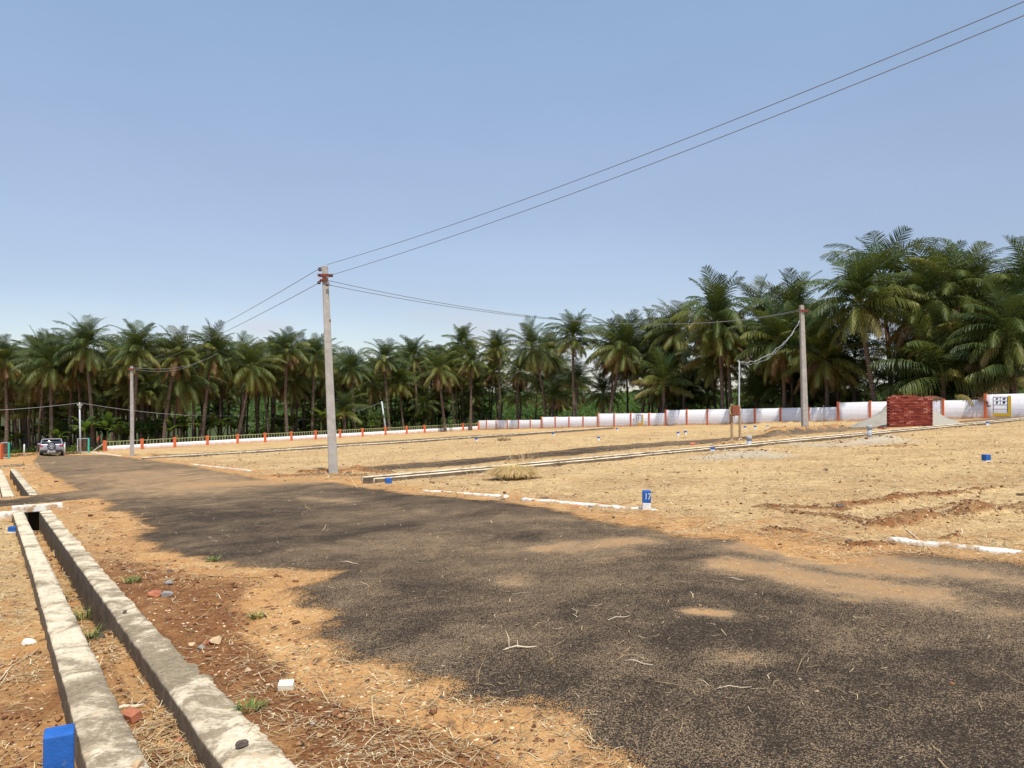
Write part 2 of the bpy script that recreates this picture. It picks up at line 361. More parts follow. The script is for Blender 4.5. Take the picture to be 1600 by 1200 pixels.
def beyond(x, y):                            # metres in depth behind the boundary line (fence, then block wall)
    x = np.asarray(x, float); y = np.asarray(y, float)
    f = 68+(x+36)*1.003
    wl = 99.8-(x+4.3)*(50.4/34.9)
    return y-np.where(x < -4.3, np.where(x < -36, 70-(x+36)*.1, f), wl)
def terrain(x, y, full=True):
    z = zl(x, y); r = np.hypot(x, y)
    roadm = poly_sd(x, y, main_poly)
    rough = sstep(.1, -.35, roadm)
    fade = sstep(400, 60, r)
    z = z + rough*fade*((fbm(x, y, .5, 3, 3)-.5)*.10 + (fbm(x, y, 3.1, 4, 5)-.5)*.055 + (fbm(x, y, 14, 3, 9)-.5)*.022*sstep(25, 8, r))
    z = z + (1-rough)*((fbm(x, y, .8, 3, 21)-.5)*.03 + .012*sstep(0, .5, roadm))
    red = np.zeros_like(z); grav = np.zeros_like(z)
    for p, q, w_, h_ in ridges:
        d, _ = seg_dist(x, y, p, q); g = np.exp(-(d/w_)**2*(1.2))
        lump = .75+.6*fbm(x, y, 2.2/w_**.5, 4, 31)
        z = z + h_*g*lump; red = np.maximum(red, sstep(.12, .6, g)*(.62 if w_ > .39 else .78 if h_ < .13 else .9))
    s, o = dr_so(x, y)
    for s0, s1 in (S_A, S_B):
        ins = sstep(s0-.05, s0+.05, s)*sstep(s1+(.47 if s0 < 0 else .12), s1+(.37 if s0 < 0 else 0), s)
        ch = sstep(-.24, -.18, o)*sstep(.25, .19, o)
        depth = .11 + .22*sstep(2.9, 4.4, s) + .12*sstep(13.2, 14.0, s)*(s < 15)
        zc = zl(*dr_so_inv(s, 0)) - depth + (fbm(x, y, 6, 4, 41)-.5)*.09
        z = np.where(ins*ch > .5, zc, z)
        z = z - .0*ins
        lft = ins*sstep(-.22, -.29, o)*sstep(-5, -1.5, o)
        z = z - .15*lft
        under = ins*np.where(o < 0, (o < -.14) & (o > -.29), sstep(.12, .15, o)*sstep(.33, .23, o))
        z = z - .14*under                                      # below the cast kerbs
        z = z + ins*sstep(.24, .40, o)*sstep(1.1, .5, o)*(fbm(x, y, 2.6, 5, 71)-.44)*.065
    dl = line_dist(x, y, offs(long_ch, .42)); inside = sstep(.36, .30, dl)
    z = z - .20*inside
    dl2 = line_dist(x, y, offs(far_ch, .55)); z = z - .15*sstep(.48, .40, dl2)
    if not full: return z
    # soil kinds
    verge = sstep(.2, .7, o)*sstep(7, 2, s)*sstep(1.6, .5, o-.4)*sstep(-8, -4, s)
    vz = fbm(x, y, 1.1, 4, 51)
    red = np.maximum(red, .92*sstep(2.6, .6, o)*sstep(0, .3, o)*sstep(11, 3.5, s)*sstep(-9, -6, s)*sstep(.0, -.5, roadm+.1))
    red = np.maximum(red, .68*sstep(-2.8, -.6, o)*sstep(5.0, 2.2, s)*sstep(-9, -6, s)*(o < 0))
    red = np.maximum(red, .50*(np.abs(o) < .25)*sstep(4.5, 2.5, s))
    red = np.maximum(red, .42*sstep(1.6, .2, o)*sstep(0, .3, o)*(s > 3)*(s < 14))
    red = np.maximum(red, .5*sstep(3.5, .5, np.abs(beyond(x, y)+1.5))*(np.asarray(x) > -45))
    red = np.maximum(red, .33*sstep(4, 1, np.abs(line_dist(x, y, mid_poly[:9]+mid_poly[13:])))*sstep(-1.5, -.2, line_dist(x, y, long_ch)*-1+0)*0)
    red = np.maximum(red, .45*sstep(1.5, .3, line_dist(x, y, offs(long_ch, 1.7))))
    straw = .40 + .5*sstep(0, 3, -roadm)*(o > 2) + .3*(o < -.3)*sstep(3, 6, s)
    straw = np.where(beyond(x, y) > 0, .3, straw)
    straw = straw*sstep(-.05, -1.0, roadm)
    straw = np.where((o > .3) & (o < 3) & (roadm < 0) & (np.asarray(x) < 0) & (s < 14), .42, straw)
    for cx, cy, w_ in ((1175, 712, 1.5), (1120, 716, 1.1), (1365, 690, 1.7), (1290, 695, 1.2), (1240, 694, .8)):
        g_ = G(cx, cy); grav = np.maximum(grav, .85*np.exp(-(((x-g_[0])/w_)**2+((y-g_[1])/(w_*1.3))**2)*.8))
    green = sstep(1, 7, beyond(x, y))*.75*(1-.8*sstep(-10, -25, x)) 
    green = np.maximum(green, sstep(1, 6, beyond(x, y)-30))
    litter = sstep(0, 4, beyond(x, y))*sstep(60, 40, beyond(x, y)); red = np.maximum(red, .55*litter); straw = straw*(1-litter)
    green = np.maximum(green, .35*(o < -.5)*(s > 20)*(s < 60))
    return z, red, straw, grav, green
def dr_so_inv(s, o): return D0[0]+DD[0]*s+DN[0]*o, D0[1]+DD[1]*s+DN[1]*o
def gz(x, y): return float(terrain(np.array([float(x)]), np.array([float(y)]), False)[0])
def pt(px, py, dz=0.):
    x, y = G(px, py); return Vector((x, y, gz(x, y)+dz))

# --- one sheet of ground: polar grid, fine in front of the camera and near
R = [.25]
while R[-1] < 6000:
    r = R[-1]; R.append(r*(1.012 if r < 2 else 1.0058 if r < 30 else 1.011 if r < 130 else 1.06))
R = np.array(R)
TH = np.concatenate([np.arange(-180, -46, 4.), np.arange(-46, 46, .19), np.arange(46, 180, 4.)])
TH = np.radians(TH); nr, nth = len(R), len(TH)
gx = (R[:, None]*np.sin(TH)).ravel(); gy = (R[:, None]*np.cos(TH)).ravel()
z, red, straw, grav, green = terrain(gx, gy)
gv = np.stack([gx, gy, z], 1)
idx = np.arange(nr*nth).reshape(nr, nth)
a_ = idx[:-1, :]; b_ = np.roll(idx, -1, 1)[:-1, :]; c_ = np.roll(idx, -1, 1)[1:, :]; d_ = idx[1:, :]
quads = np.stack([a_, b_, c_, d_], -1).reshape(-1, 4)[:, ::-1]
cv = np.array([[0, 0, zl(0, 0)]]); fan = np.array([[nr*nth, (i+1) % nth, i] for i in range(nth)])[:, ::-1]
gv2 = np.concatenate([gv, cv]); 
AT = dict(red=np.append(red, 0), straw=np.append(straw, 0), gravel=np.append(grav, 0), green=np.append(green, 0))
me = np_mesh('ground', gv2, [quads, fan], True, AT); go = obj('ground', me, None, m_dirt); tag(go, kind='structure')
def flip_check(me_):
    s_ = sum(1 for p_ in list(me_.polygons)[2000:2060] if p_.normal.z < 0)
    if s_ > 30: me_.flip_normals()
flip_check(me)
# --- tar sheets: the ground's own grid, 5 mm up, kept where the tar lies
dustv = np.zeros_like(z)
for a, b1, c1_, d1, w_, st_ in dusts:
    dd, _ = seg_dist(gx, gy, G(a, b1), G(c1_, d1)); dustv = np.maximum(dustv, (st_*.88 if w_ < 1 else st_)*np.exp(-(dd/(w_*1.6))**2*.9))
far = sstep(26, 45, np.hypot(gx, gy)); dustv = np.maximum(dustv, .30*far)
sds = [poly_sd(gx, gy, P_) for P_ in (main_poly, mid_poly, far_poly, lane_poly)]
best = np.argmax(np.stack(sds), 0)
for i, nm in enumerate(('road', 'side_road', 'far_side_road', 'lane')):
    sdv = sds[i]; keep = np.all((sdv[quads] > -.45) & (best[quads] == i) if i else (sdv[quads] > -.45), axis=1)
    if i: keep &= ~np.all(sds[0][quads] > -.45, axis=1)
    q_ = quads[keep]
    if not len(q_): continue
    used, inv = np.unique(q_, return_inverse=True)
    vv = gv[used].copy(); vv[:, 2] += .005
    ev = np.clip(sdv[used]*(1 if i == 0 else 1.6), -2, 3); ev = np.where(red[used] > .5, -.5*(1 if i else .3), ev)
    me = np_mesh(nm, vv, [inv.reshape(-1, 4)], True, dict(edge=ev, dust=dustv[used], red=np.where(red[used] > .5, red[used], red[used]*.6), straw=straw[used]*.5, gravel=grav[used], green=green[used]*0))
    ro = obj(nm, me, None, m_tar); tag(ro, kind='structure')
    if sum(1 for p_ in list(me.polygons)[:60] if p_.normal.z < 0) > 30: me.flip_normals()

# ------------------------------------------------------------------ kerbs and drains
def kerb(name, left, right, top, deep, m, parent=None, step=.03, rough=.012, seed=1, nc=6, breaks=0., rr=0.):
    """a cast kerb: left(s), right(s) -> xy of its top edges for s in metres, top(x,y) -> height"""
    s0, s1 = parent_range; n = max(2, int((s1-s0)/step)); V = []; 
    for i in range(n+1):
        s = s0+(s1-s0)*i/n; l = np.array(left(s)); r = np.array(right(s)); d = (r-l); wd = np.hypot(*d); d = d/wd
        sh = (fbm(np.array([s*1.0]), np.array([seed*7.7]), 6, 4, seed)[0]-.5)
        sh2 = (fbm(np.array([s*1.0]), np.array([seed*3.3+50]), 5, 4, seed)[0]-.5)
        l = l + d*sh*rough*1.8; r = r + d*(sh2*rough*2.5 + sh2*rr)
        row = []
        t = top(*((l+r)/2))
        for k_ in range(nc+1):
            f = k_/nc; p_ = l*(1-f)+r*f; e_ = .010 if k_ in (0, nc) else 0
            zz = t + (fbm(np.array([p_[0]]), np.array([p_[1]]), 9, 3, seed+3)[0]-.5)*rough*1.6 - e_
            row.append((p_[0], p_[1], zz))
        lo = [(l[0]-d[0]*.008, l[1]-d[1]*.008, t-.03), (l[0]-d[0]*.004, l[1]-d[1]*.004, t-deep)]
        hi = [(r[0]+d[0]*.008, r[1]+d[1]*.008, t-.03), (r[0]+d[0]*.004, r[1]+d[1]*.004, t-deep)]
        V += [lo[1], lo[0]] + row + hi
    m_ = nc+5; Fq = []
    I = np.arange((n+1)*m_).reshape(n+1, m_)
    Fq = np.stack([I[:-1, :-1], I[:-1, 1:], I[1:, 1:], I[1:, :-1]], -1).reshape(-1, 4)
    sv = np.repeat(s0+(s1-s0)*np.arange(n+1)/n, m_)
    if seed == 3: ms = sstep(.35, .60, sv)*sstep(2.3, 1.5, sv)*(.8+.0*sv)
    elif seed == 8: ms = sstep(.9, 1.5, sv)*sstep(3.4, 2.6, sv)*.9
    else: ms = sv*0
    me = np_mesh(name, V, [Fq, np.array([I[0, ::-1]]), np.array([I[-1]])], True, dict(moss=ms))
    if me.polygons[(m_-1)*3+3].normal.z < 0: me.flip_normals()
    o = obj(name, me, parent, m)
    return o
ztop = lambda dz: (lambda x, y: float(zl(x, y))+dz)
t = thing('roadside_drain', 'open concrete roadside drain in the left foreground with two rough limewashed kerbs', 'drain')
parent_range = S_A
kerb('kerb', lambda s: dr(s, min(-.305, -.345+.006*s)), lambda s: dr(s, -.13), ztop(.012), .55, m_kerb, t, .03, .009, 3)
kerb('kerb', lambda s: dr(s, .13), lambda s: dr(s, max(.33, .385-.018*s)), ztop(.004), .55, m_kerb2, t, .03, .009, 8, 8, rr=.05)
# culvert mouth at its far end
hx = dr(14.12, .10); hw = thing('culvert_headwall', 'white concrete beam over the dark culvert mouth where the drain passes under the side road', 'headwall', (hx[0], hx[1], float(zl(*hx))), math.atan2(-DN[1], -DN[0])+math.pi)
mb = MB(); mb.box((.0, .10, .055), (.84, .2, .13)); mb.build('beam', m_line, hw, bevel=.012)
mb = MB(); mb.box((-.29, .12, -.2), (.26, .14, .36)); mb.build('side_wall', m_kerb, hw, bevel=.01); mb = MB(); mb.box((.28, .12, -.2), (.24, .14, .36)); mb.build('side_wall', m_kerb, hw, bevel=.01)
m_dark = simple('culvert_painted_shade', (.06, .045, .03), 1)  # near-black colour painted in for the shade inside the culvert mouth
mb = MB(); mb.box((.0, .44, -.045), (.5, .42, .05)); mb.box((.0, .36, -.26), (.5, .03, .38)); mb.build('culvert_slab_and_shade', m_dark, hw)  # roof slab plus a dark back sheet standing in for the mouth's shade
t = thing('roadside_drain', 'farther length of roadside drain beyond the side road at the left edge', 'drain')
parent_range = S_B
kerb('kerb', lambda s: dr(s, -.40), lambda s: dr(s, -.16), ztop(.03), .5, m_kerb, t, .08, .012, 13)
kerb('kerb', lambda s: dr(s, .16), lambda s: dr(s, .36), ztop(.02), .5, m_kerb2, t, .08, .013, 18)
def plen(pts):
    return [0]+list(np.cumsum([math.hypot(b[0]-a[0], b[1]-a[1]) for a, b in zip(pts, pts[1:])]))
def along(pts):
    L = plen(pts)
    def f(s):
        for i in range(len(pts)-1):
            if s <= L[i+1] or i == len(pts)-2:
                u = (s-L[i])/(L[i+1]-L[i]); return (pts[i][0]*(1-u)+pts[i+1][0]*u, pts[i][1]*(1-u)+pts[i+1][1]*u)
    return f, L[-1]
def poly_kerb(name, pts, w_, dz, deep, m, parent, step=.12, rough=.01, seed=1):
    global parent_range
    a, L = along(pts); b_l = offs(pts, w_); bb, L2 = along(b_l); parent_range = (0, L)
    return kerb(name, lambda s: bb(s*L2/L), a, ztop(dz), deep, m, parent, step, rough, seed, 3)
t = thing('drainage_channel', 'long straight drain with two white kerb lines running from the road to the right', 'drain')
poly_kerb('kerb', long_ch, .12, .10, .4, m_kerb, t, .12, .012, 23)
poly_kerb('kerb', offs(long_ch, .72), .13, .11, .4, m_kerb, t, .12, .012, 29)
t = thing('drainage_channel', 'thin far drain beside the narrow side road in front of the fence', 'drain')
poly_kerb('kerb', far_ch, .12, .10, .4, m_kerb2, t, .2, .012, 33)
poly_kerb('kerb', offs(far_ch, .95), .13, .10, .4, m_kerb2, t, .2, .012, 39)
def strip(label, a, b, w_=.14, dz=.015):
    p, q = G(*a), G(*b); o = thing('kerb_strip', label, 'kerb'); poly_kerb('strip', [p, q], w_, dz, .12, m_line, o, .05, .016, int(a[0]))
strip('long white kerb strip sunk in sand leading to the stone numbered 17', (815, 779.5), (1022, 798), .11, .02)
strip('broken white kerb strip in sand between tar and drain end', (660, 766), (790, 775), .08, .012)
strip('bright white kerb strip at the right edge below the soil ridges', (1388, 842), (1760, 882), .10, .022)
strip('white kerb strip beside the road between fence and dusty tar', (300, 726), (388, 736), .12, .03)
strip('white kerb strip in front of the turquoise gate beside the fence', (142, 707), (187, 713), .16, .04)
strip('low white kerb end beside the blue marker at the culvert', (-30, 808), (24, 803), .12, .06)

# ------------------------------------------------------------------ boundary wall and fence
m_wall, t, b = mat('limewashed_block'); k = N(t); p = k.pos(obj=True)
br = k.n('ShaderNodeTexBrick'); sx = k.n('ShaderNodeSeparateXYZ'); k.put(sx.inputs[0], p); cx = k.n('ShaderNodeCombineXYZ'); k.put(cx.inputs[0], sx.outputs[0]); k.put(cx.inputs[1], sx.outputs[2])
k.put(br.inputs['Vector'], cx.outputs[0]); br.inputs['Scale'].default_value = 1; br.inputs['Brick Width'].default_value = 1.25; br.inputs['Row Height'].default_value = .30; br.inputs['Mortar Size'].default_value = .012
br.inputs['Color1'].default_value = (.76, .74, .76, 1); br.inputs['Color2'].default_value = (.70, .68, .70, 1); br.inputs['Mortar'].default_value = (.56, .54, .55, 1)
n = k.noise(p, 1.3, 6, .7); c = k.mix(k.math('MULTIPLY', k.rng(n, .52, .78), .35), br.outputs[0], (.50, .45, .42))
hgt = sx.outputs[2]
spl = k.math('ADD', k.attr('var'), k.math('MULTIPLY', k.math('SUBTRACT', k.noise(p, 2.2, 5, .65), .5), .5))
c = k.mix(k.math('MULTIPLY', k.rng(spl, .26, .04), .85), c, (.56, .33, .17))       # soil splashed up the foot
k.put(b.inputs['Base Color'], c); k.bump(k.math('ADD', br.outputs[1], k.math('MULTIPLY', k.noise(p, 25, 4, .6), -.4)), -.5, .01, b)
m_orange = simple('faded_orange_paint', (.62, .15, .055), .8, .15, 7, .2, dirt=(.42, .13, .07), dsc=4)
m_olive = simple('olive_rail_paint', (.33, .35, .17), .75, .15, 10)
m_yellow = simple('yellow_paint', (.72, .48, .03), .8, .12, 12)
m_black = simple('black_paint', (.02, .02, .025), .8, .2, 12)

FA = np.array((-36.04, 68.0)); FC = np.array((-4.3, 99.8)); WE = np.array((30.6, 49.4))
def on_line(px, A, B):                       # where a bearing crosses a wall line
    u = (px-800)/F/math.cos(PITCH); d = B-A; t_ = (u*A[1]-A[0])/(d[0]-u*d[1]); return t_*np.hypot(*d), A+d*t_
def wall_run(name, label, cat, A, B, pillars, tops, seglist, railing):
    d = B-A; rz = math.atan2(d[1], d[0]); A3 = (A[0], A[1], 0)
    root = thing(name, label, cat, A3, rz)
    def gl(s): xy = A+d/np.hypot(*d)*s; return float(zl(*xy))
    for pxv in pillars:
        s, xy = on_line(pxv, A, B); tp = tops(pxv, s)
        mb = MB(); g0 = gl(s)-.5; mb.box((s, -.0, (g0+tp+.06)/2), (.26 if railing else .17, .24 if railing else .2, tp+.06-g0)); o = mb.build('pillar', m_orange, root, bevel=.012)
    for p0, p1 in seglist:
        s0, a = on_line(p0, A, B); s1, b2 = on_line(p1, A, B)
        n = max(2, int(abs(s1-s0)/.4)); V = []; at = []
        for i in range(n+1):
            s = s0+(s1-s0)*i/n; g = gl(s); tp = (tops(p0, s0)*(1-i/n)+tops(p1, s1)*i/n)
            if railing: tp = g+.46
            tp += (rnd.random()-.5)*.012
            rows = [g-.5, g, g+.15, g+.35, tp] if not railing else [g-.5, g, g+.1, g+.25, tp]
            for y in (-.06, .06):
                for zz in rows: V.append((s, y, zz)); at.append(max(0, zz-g))
        I = np.arange((n+1)*10).reshape(n+1, 10); Q = []
        for k_ in range(4): Q.append(np.stack([I[:-1, k_], I[1:, k_], I[1:, k_+1], I[:-1, k_+1]], -1)); Q.append(np.stack([I[:-1, 5+k_], I[:-1, 6+k_], I[1:, 6+k_], I[1:, 5+k_]], -1))
        Q.append(np.stack([I[:-1, 4], I[1:, 4], I[1:, 9], I[:-1, 9]], -1))
        Q += [np.array([[I[j, k_], I[j, k_+1], I[j, 6+k_], I[j, 5+k_]]]) for j in (0, n) for k_ in range(4)]
        me = np_mesh('wall_panel', V, [np.concatenate(Q)], False, dict(var=at)); obj('wall_panel' if not railing else 'low_wall', me, root, m_wall)
    if railing:
        for p0, p1 in zip(pillars, pillars[1:]):
            s0 = on_line(p0, A, B)[0]+.14; s1 = on_line(p1, A, B)[0]-.14; mb = MB(); n = int((s1-s0)/.27)
            for i in range(1, n):
                s = s0+(s1-s0)*i/n; g = gl(s); mb.box((s, 0, g+.46+.17), (.05, .05, .36))
            for hh in (.84,):
                g0, g1 = gl(s0), gl(s1); a_ = math.atan2(g1-g0, s1-s0)
                mb.box(((s0+s1)/2, 0, (g0+g1)/2+hh), ((s1-s0)+.02, .07, .06), Matrix.Rotation(-a_, 3, 'Y'))
            mb.build('railing', m_olive, root)
    return root, gl
fp = [164, 222, 273, 324, 371, 414, 455, 493, 531, 566, 602, 635, 663, 694, 723, 747]
wall_run('boundary_fence', 'low white wall with orange pillars and olive railing on top, left to middle', 'fence', FA, FC, fp, lambda px, s: float(zl(*(FA+(FC-FA)/np.hypot(*(FC-FA))*s)))+.90, [(168, 747)], True)
Wd = (WE-FC)/np.hypot(*(WE-FC))
tops_px = [(740, 657), (847, 656, ), (847.01, 651.6), (935, 651), (935.01, 646.3), (1041, 645.5), (1041.01, 641), (1180, 639), (1310, 636), (1310.01, 629), (1474, 624.5), (1540, 624.4), (1540.01, 616.5), (1640, 614), (1800, 610)]
def wtop(px, s):
    xy = FC+Wd*s
    for a, b2 in zip(tops_px, tops_px[1:]):
        if a[0] <= px <= b2[0]: py = a[1]+(b2[1]-a[1])*(px-a[0])/(b2[0]-a[0]); break
    else: py = 612
    return zat(px, py, xy[1])
wp = [761, 776, 793.5, 811, 829.5, 847, 868.5, 890, 912, 935, 960.5, 986.5, 1015, 1041, 1074, 1106, 1142, 1180, 1220, 1264, 1310, 1360, 1415, 1474, 1540, 1622, 1700]
wroot, wgl = wall_run('compound_wall', 'long white block wall with thin orange pillars stepping up to the right', 'wall', FC, WE, wp, lambda px, s: wtop(px-.02, s) if px not in (1310, 1540, 1041, 935, 847) else wtop(px+.02, s),
    [(748, 846.9), (847.1, 934.9), (935.1, 1040.9), (1041.1, 1309.9), (1310.1, 1539.9), (1540.1, 1700)], False)
def wall_xy(px, py, y=-.066):
    s, xy = on_line(px, FC, WE); return (s, y, zat(px, py, xy[1]))
def wall_mark(rects, m, name, y=-.066):
    mb = MB()
    for a, b1, c1_, d1 in rects:
        p1 = wall_xy(a, b1, y); p2 = wall_xy(c1_, d1, y)
        mb.box(((p1[0]+p2[0])/2, y, (p1[2]+p2[2])/2), (abs(p2[0]-p1[0]), .006, abs(p2[2]-p1[2])))
    mb.build(name, m, wroot)
wall_mark([(1552, 645.5, 1575.2, 650.5), (1575.6, 618.5, 1580.5, 651)], m_yellow, 'painted_frame')
wall_mark([(1552.5, 619.8, 1553, 645), (1574.5, 619.8, 1575, 645), (1553, 619.6, 1575, 620.1), (1553, 631.6, 1575, 632.1), (1553, 625.3, 1575, 625.7), (1553, 638, 1575, 638.4), (1563.5, 620, 1564, 632), (1557, 627.5, 1560, 630), (1567.5, 627, 1571.5, 630), (1557, 622, 1560, 623.6), (1567.5, 622, 1572, 623.6),
   (1544, 633.4, 1549, 634.6), (1543, 632.8, 1545, 635.2)], m_black, 'painted_plan', -.069)
wall_mark([(996, 660.5, 1003.6, 664), (1003.8, 647.5, 1005.6, 664)], m_yellow, 'painted_frame')
wall_mark([(995, 648, 995.4, 660), (1002.8, 648, 1003.2, 660), (995, 648, 1003, 648.5), (995, 652, 1003, 652.4), (995, 656, 1003, 656.4), (998.8, 648, 999.2, 656), (990, 655, 992, 656)], m_black, 'painted_plan', -.069)

# ------------------------------------------------------------------ poles and wires
m_conc = simple('pole_concrete', (.38, .35, .315), .9, .16, 5, .4, dirt=(.28, .26, .23), dsc=2.2)
m_rust = simple('rusty_bracket', (.20, .045, .03), .75, .2, 14)
m_porc = simple('brown_porcelain', (.07, .03, .025), .3, .1, 10, spec=.6)
m_wire = simple('wire_metal', (.16, .16, .17), .5, .1, 2)
m_cable = simple('pale_cable', (.42, .42, .43), .6, .1, 2)
m_galv = simple('galvanised_pipe', (.50, .53, .57), .5, .1, 8)
def pole(name, label, base, top, wb=.26, wt=.17, db=.20, dt=.14, arm=True, m=m_conc, rz=.35):
    t = thing(name, label, 'pole', base); h = Vector(top)-Vector(base); Mz = Matrix.Rotation(rz, 3, 'Z')
    mb = MB(); n = 9; vs = []; ring = []
    for i in range(n+1):
        f = -.04+1.04*i/n; w_ = (wb+(wt-wb)*max(f, 0))/2; d_ = (db+(dt-db)*max(f, 0))/2; c = h*f
        for sx_, sy_ in ((-1, -.8), (-.8, -1), (.8, -1), (1, -.8), (1, .8), (.8, 1), (-.8, 1), (-1, .8)): vs.append(c+Mz@Vector((sx_*w_, sy_*d_, 0)))
    fs = [(i*8+k_, i*8+(k_+1) % 8, (i+1)*8+(k_+1) % 8, (i+1)*8+k_) for i in range(n) for k_ in range(8)]+[tuple(n*8+k_ for k_ in range(8))]
    mb.add(vs, fs); mb.build('shaft', m, t)
    return t, h
def insul(mb, c, ax, s=1.):
    ax = Vector(ax).normalized(); pr = [(0, .02), (.015, .045), (.05, .05), (.055, .028), (.07, .045), (.10, .042), (.11, .02)]
    mb.tube([Vector(c)+ax*a*s for a, _ in pr], [r*s for _, r in pr], 10)
# main pole
b0 = pt(521, 741, -.02); top0 = Vector((xat(507, 22.7), 22.7, zat(507, 416, 22.7)))
T0, h0 = pole('utility_pole', 'tall leaning concrete power pole standing in red soil beside the road', b0, top0, .27, .175, .22, .15, rz=.25)
def rel(px, py, D): return Vector((xat(px, D), D, zat(px, py, D)))
mb = MB(); c = rel(508, 430, 22.55)-b0; mb.box(c, (.44, .05, .075)); mb.box(c+Vector((-.01, .13, 0)), (.40, .04, .07)); mb.build('crossarm', m_rust, T0, bevel=.004)
mb = MB(); c = rel(505, 438.5, 22.55)-b0; mb.box(c+Vector((-.06, 0, .0)), (.26, .05, .055), Matrix.Rotation(-.5, 3, 'Y')); mb.box(c+Vector((.0, .0, .02)), (.20, .06, .05)); mb.build('clamp_band', m_rust, T0)
ends = {'up_a': rel(499.5, 419, 22.5), 'lo_a': rel(498, 442, 22.45), 'ri_a': rel(516.5, 430, 22.45), 'ri_b': rel(510.5, 413.5, 22.6), 'fr_a': rel(513, 438.5, 22.5), 'fr_b': rel(512, 445, 22.5)}
mb = MB(); insul(mb, rel(499.5, 424, 22.5)-b0, (0, 0, 1), 1.1); mb.build('insulator', m_porc, T0, True)
for kx, dx in (('lo_a', -1), ('ri_a', 1), ('fr_b', 1)):
    mb = MB(); insul(mb, ends[kx]-b0-Vector((dx*.05, 0, 0)), (dx, 0, 0), .9); mb.build('insulator', m_porc, T0, True)
mb = MB(); mb.tube([rel(496, 424, 22.5)-b0, rel(494.5, 430, 22.5)-b0, rel(496, 435, 22.5)-b0, rel(501, 436, 22.5)-b0], .008, 5); mb.build('jumper_wire', m_cable, T0); mb = MB(); mb.tube([rel(512, 436, 22.4)-b0, rel(514, 440, 22.4)-b0, rel(513, 446, 22.4)-b0], .007, 5); mb.build('jumper_wire', m_cable, T0)
mb = MB(); mb.box(rel(515.5, 501, 22.55)-b0+Vector((0, 0, 0)), (.03, .05, .08)); mb.build('step_bolt', m_rust, T0)
# left and right poles
b1 = pt(206.5, 712.5); D1 = b1.y; top1 = rel(205.5, 572, D1)
T1, h1 = pole('utility_pole', 'upright concrete power pole in front of the fence near its left end', b1, top1, .25, .17, .2, .14, rz=.5)
mb = MB(); mb.box(rel(205.5, 577, D1)-b1, (.30, .28, .10)); mb.box(rel(203, 576, D1)-b1, (.1, .1, .16)); mb.build('clamp_band', m_rust, T1)
b2 = pt(1258, 674); D2 = b2.y; top2 = rel(1253, 477, D2)
T2, h2 = pole('utility_pole', 'concrete power pole with rusty crossarm rising before the white block wall', b2, top2, .33, .21, .24, .16, rz=.2)
mb = MB(); mb.box(rel(1254, 485.5, D2)-b2+Vector((0, -.12, 0)), (.55, .06, .10)); mb.build('crossarm', m_rust, T2)
mb = MB(); insul(mb, rel(1249, 485, D2)-b2+Vector((0, -.16, 0)), (-1, 0, 0), 1.2); mb.build('insulator', m_porc, T2); mb = MB(); insul(mb, rel(1259.5, 487, D2)-b2+Vector((0, -.16, 0)), (0, 0, -1), 1.2); mb.build('insulator', m_porc, T2)
# small lamp pole by the car, leaning pole behind the fence
b3 = pt(126.5, 709); b3 = Vector((xat(126.5, 62), 62, float(zl(xat(126.5, 62), 62)))); D3 = 62
T3 = thing('utility_pole', 'thin pale metal service pole beside the turquoise gate frame', 'pole', b3)
mb = MB(); mb.tube([(0, 0, -.2), rel(124.5, 629, D3)-b3], [.075, .05], 10); mb.build('shaft', m_galv, T3, True)
mb = MB(); mb.box(rel(125, 632.5, D3)-b3, (.36, .16, .12)); mb.box(rel(125.5, 636, D3)-b3, (.16, .16, .2)); mb.build('clamp_band', m_conc, T3)
D4 = 92; b4 = Vector((xat(604, D4), D4, float(zl(xat(604, D4), D4))))
T4 = thing('utility_pole', 'slender white pole leaning left behind the railing fence', 'pole', b4); mb = MB(); mb.tube([(0, 0, -.2), rel(596.5, 627, D4)-b4], [.14, .08], 8); mb.build('shaft', m_galv, T4, True)
def wire(label, a, b, sag, r=.008, m=m_wire, group=None, n=28, name='power_line', wob=0.):
    a = Vector(a); b = Vector(b); pts = []
    for i in range(n+1):
        f = i/n; p = a.lerp(b, f); p.z -= 4*sag*f*(1-f)
        if wob: p += Vector((rnd.uniform(-wob, wob), 0, rnd.uniform(-wob, wob)))
        pts.append(p-a)
    mb = MB(); mb.tube(pts, r, 5, False); o = mb.build(name, m, None, True, loc=a); tag(o, label, 'wire', group); return o
# two conductors overhead to the upper right (their next pole stands outside the frame)
E1 = Vector((14.0, 4.2, 8.5)); 
wire('upper of the two long wires crossing the sky to the upper right corner', ends['ri_b'], E1+Vector((0, 0, .0)), .50, .0075, n=60)
wire('lower of the two long wires crossing the sky to the upper right corner', ends['ri_a'], E1+Vector((.15, -.1, -.12)), .46, .0075, n=60)
wire('upper wire from the leaning pole down to the left pole', ends['up_a'], rel(204, 573, D1), .25, .009)
wire('lower wire from the leaning pole down to the left pole', ends['lo_a'], rel(203.5, 579, D1), .25, .009)
wire('upper wire from the leaning pole over the field to the right pole', ends['fr_a'], rel(1250, 484, D2-.2), 1.0, .009)
wire('lower wire from the leaning pole over the field to the right pole', ends['fr_b'], rel(1250, 486, D2-.2), .92, .009)
wire('thin pale wire from the left pole running right into the palms', rel(207, 574, D1), rel(340, 552, 74), .6, .008, m_cable)
wire('second thin pale wire from the left pole running right, just below the first', rel(207, 576.5, D1), rel(320, 560, 76), .6, .008, m_cable)
wire('sagging service cable from the left edge to the thin metal pole', rel(-40, 642, 66), rel(124, 629.5, D3), .12, .014, m_cable)
wire('service cable running right from the thin metal pole behind the tall poles', rel(126, 629.5, D3), rel(398, 648, 86), .5, .014, m_cable)
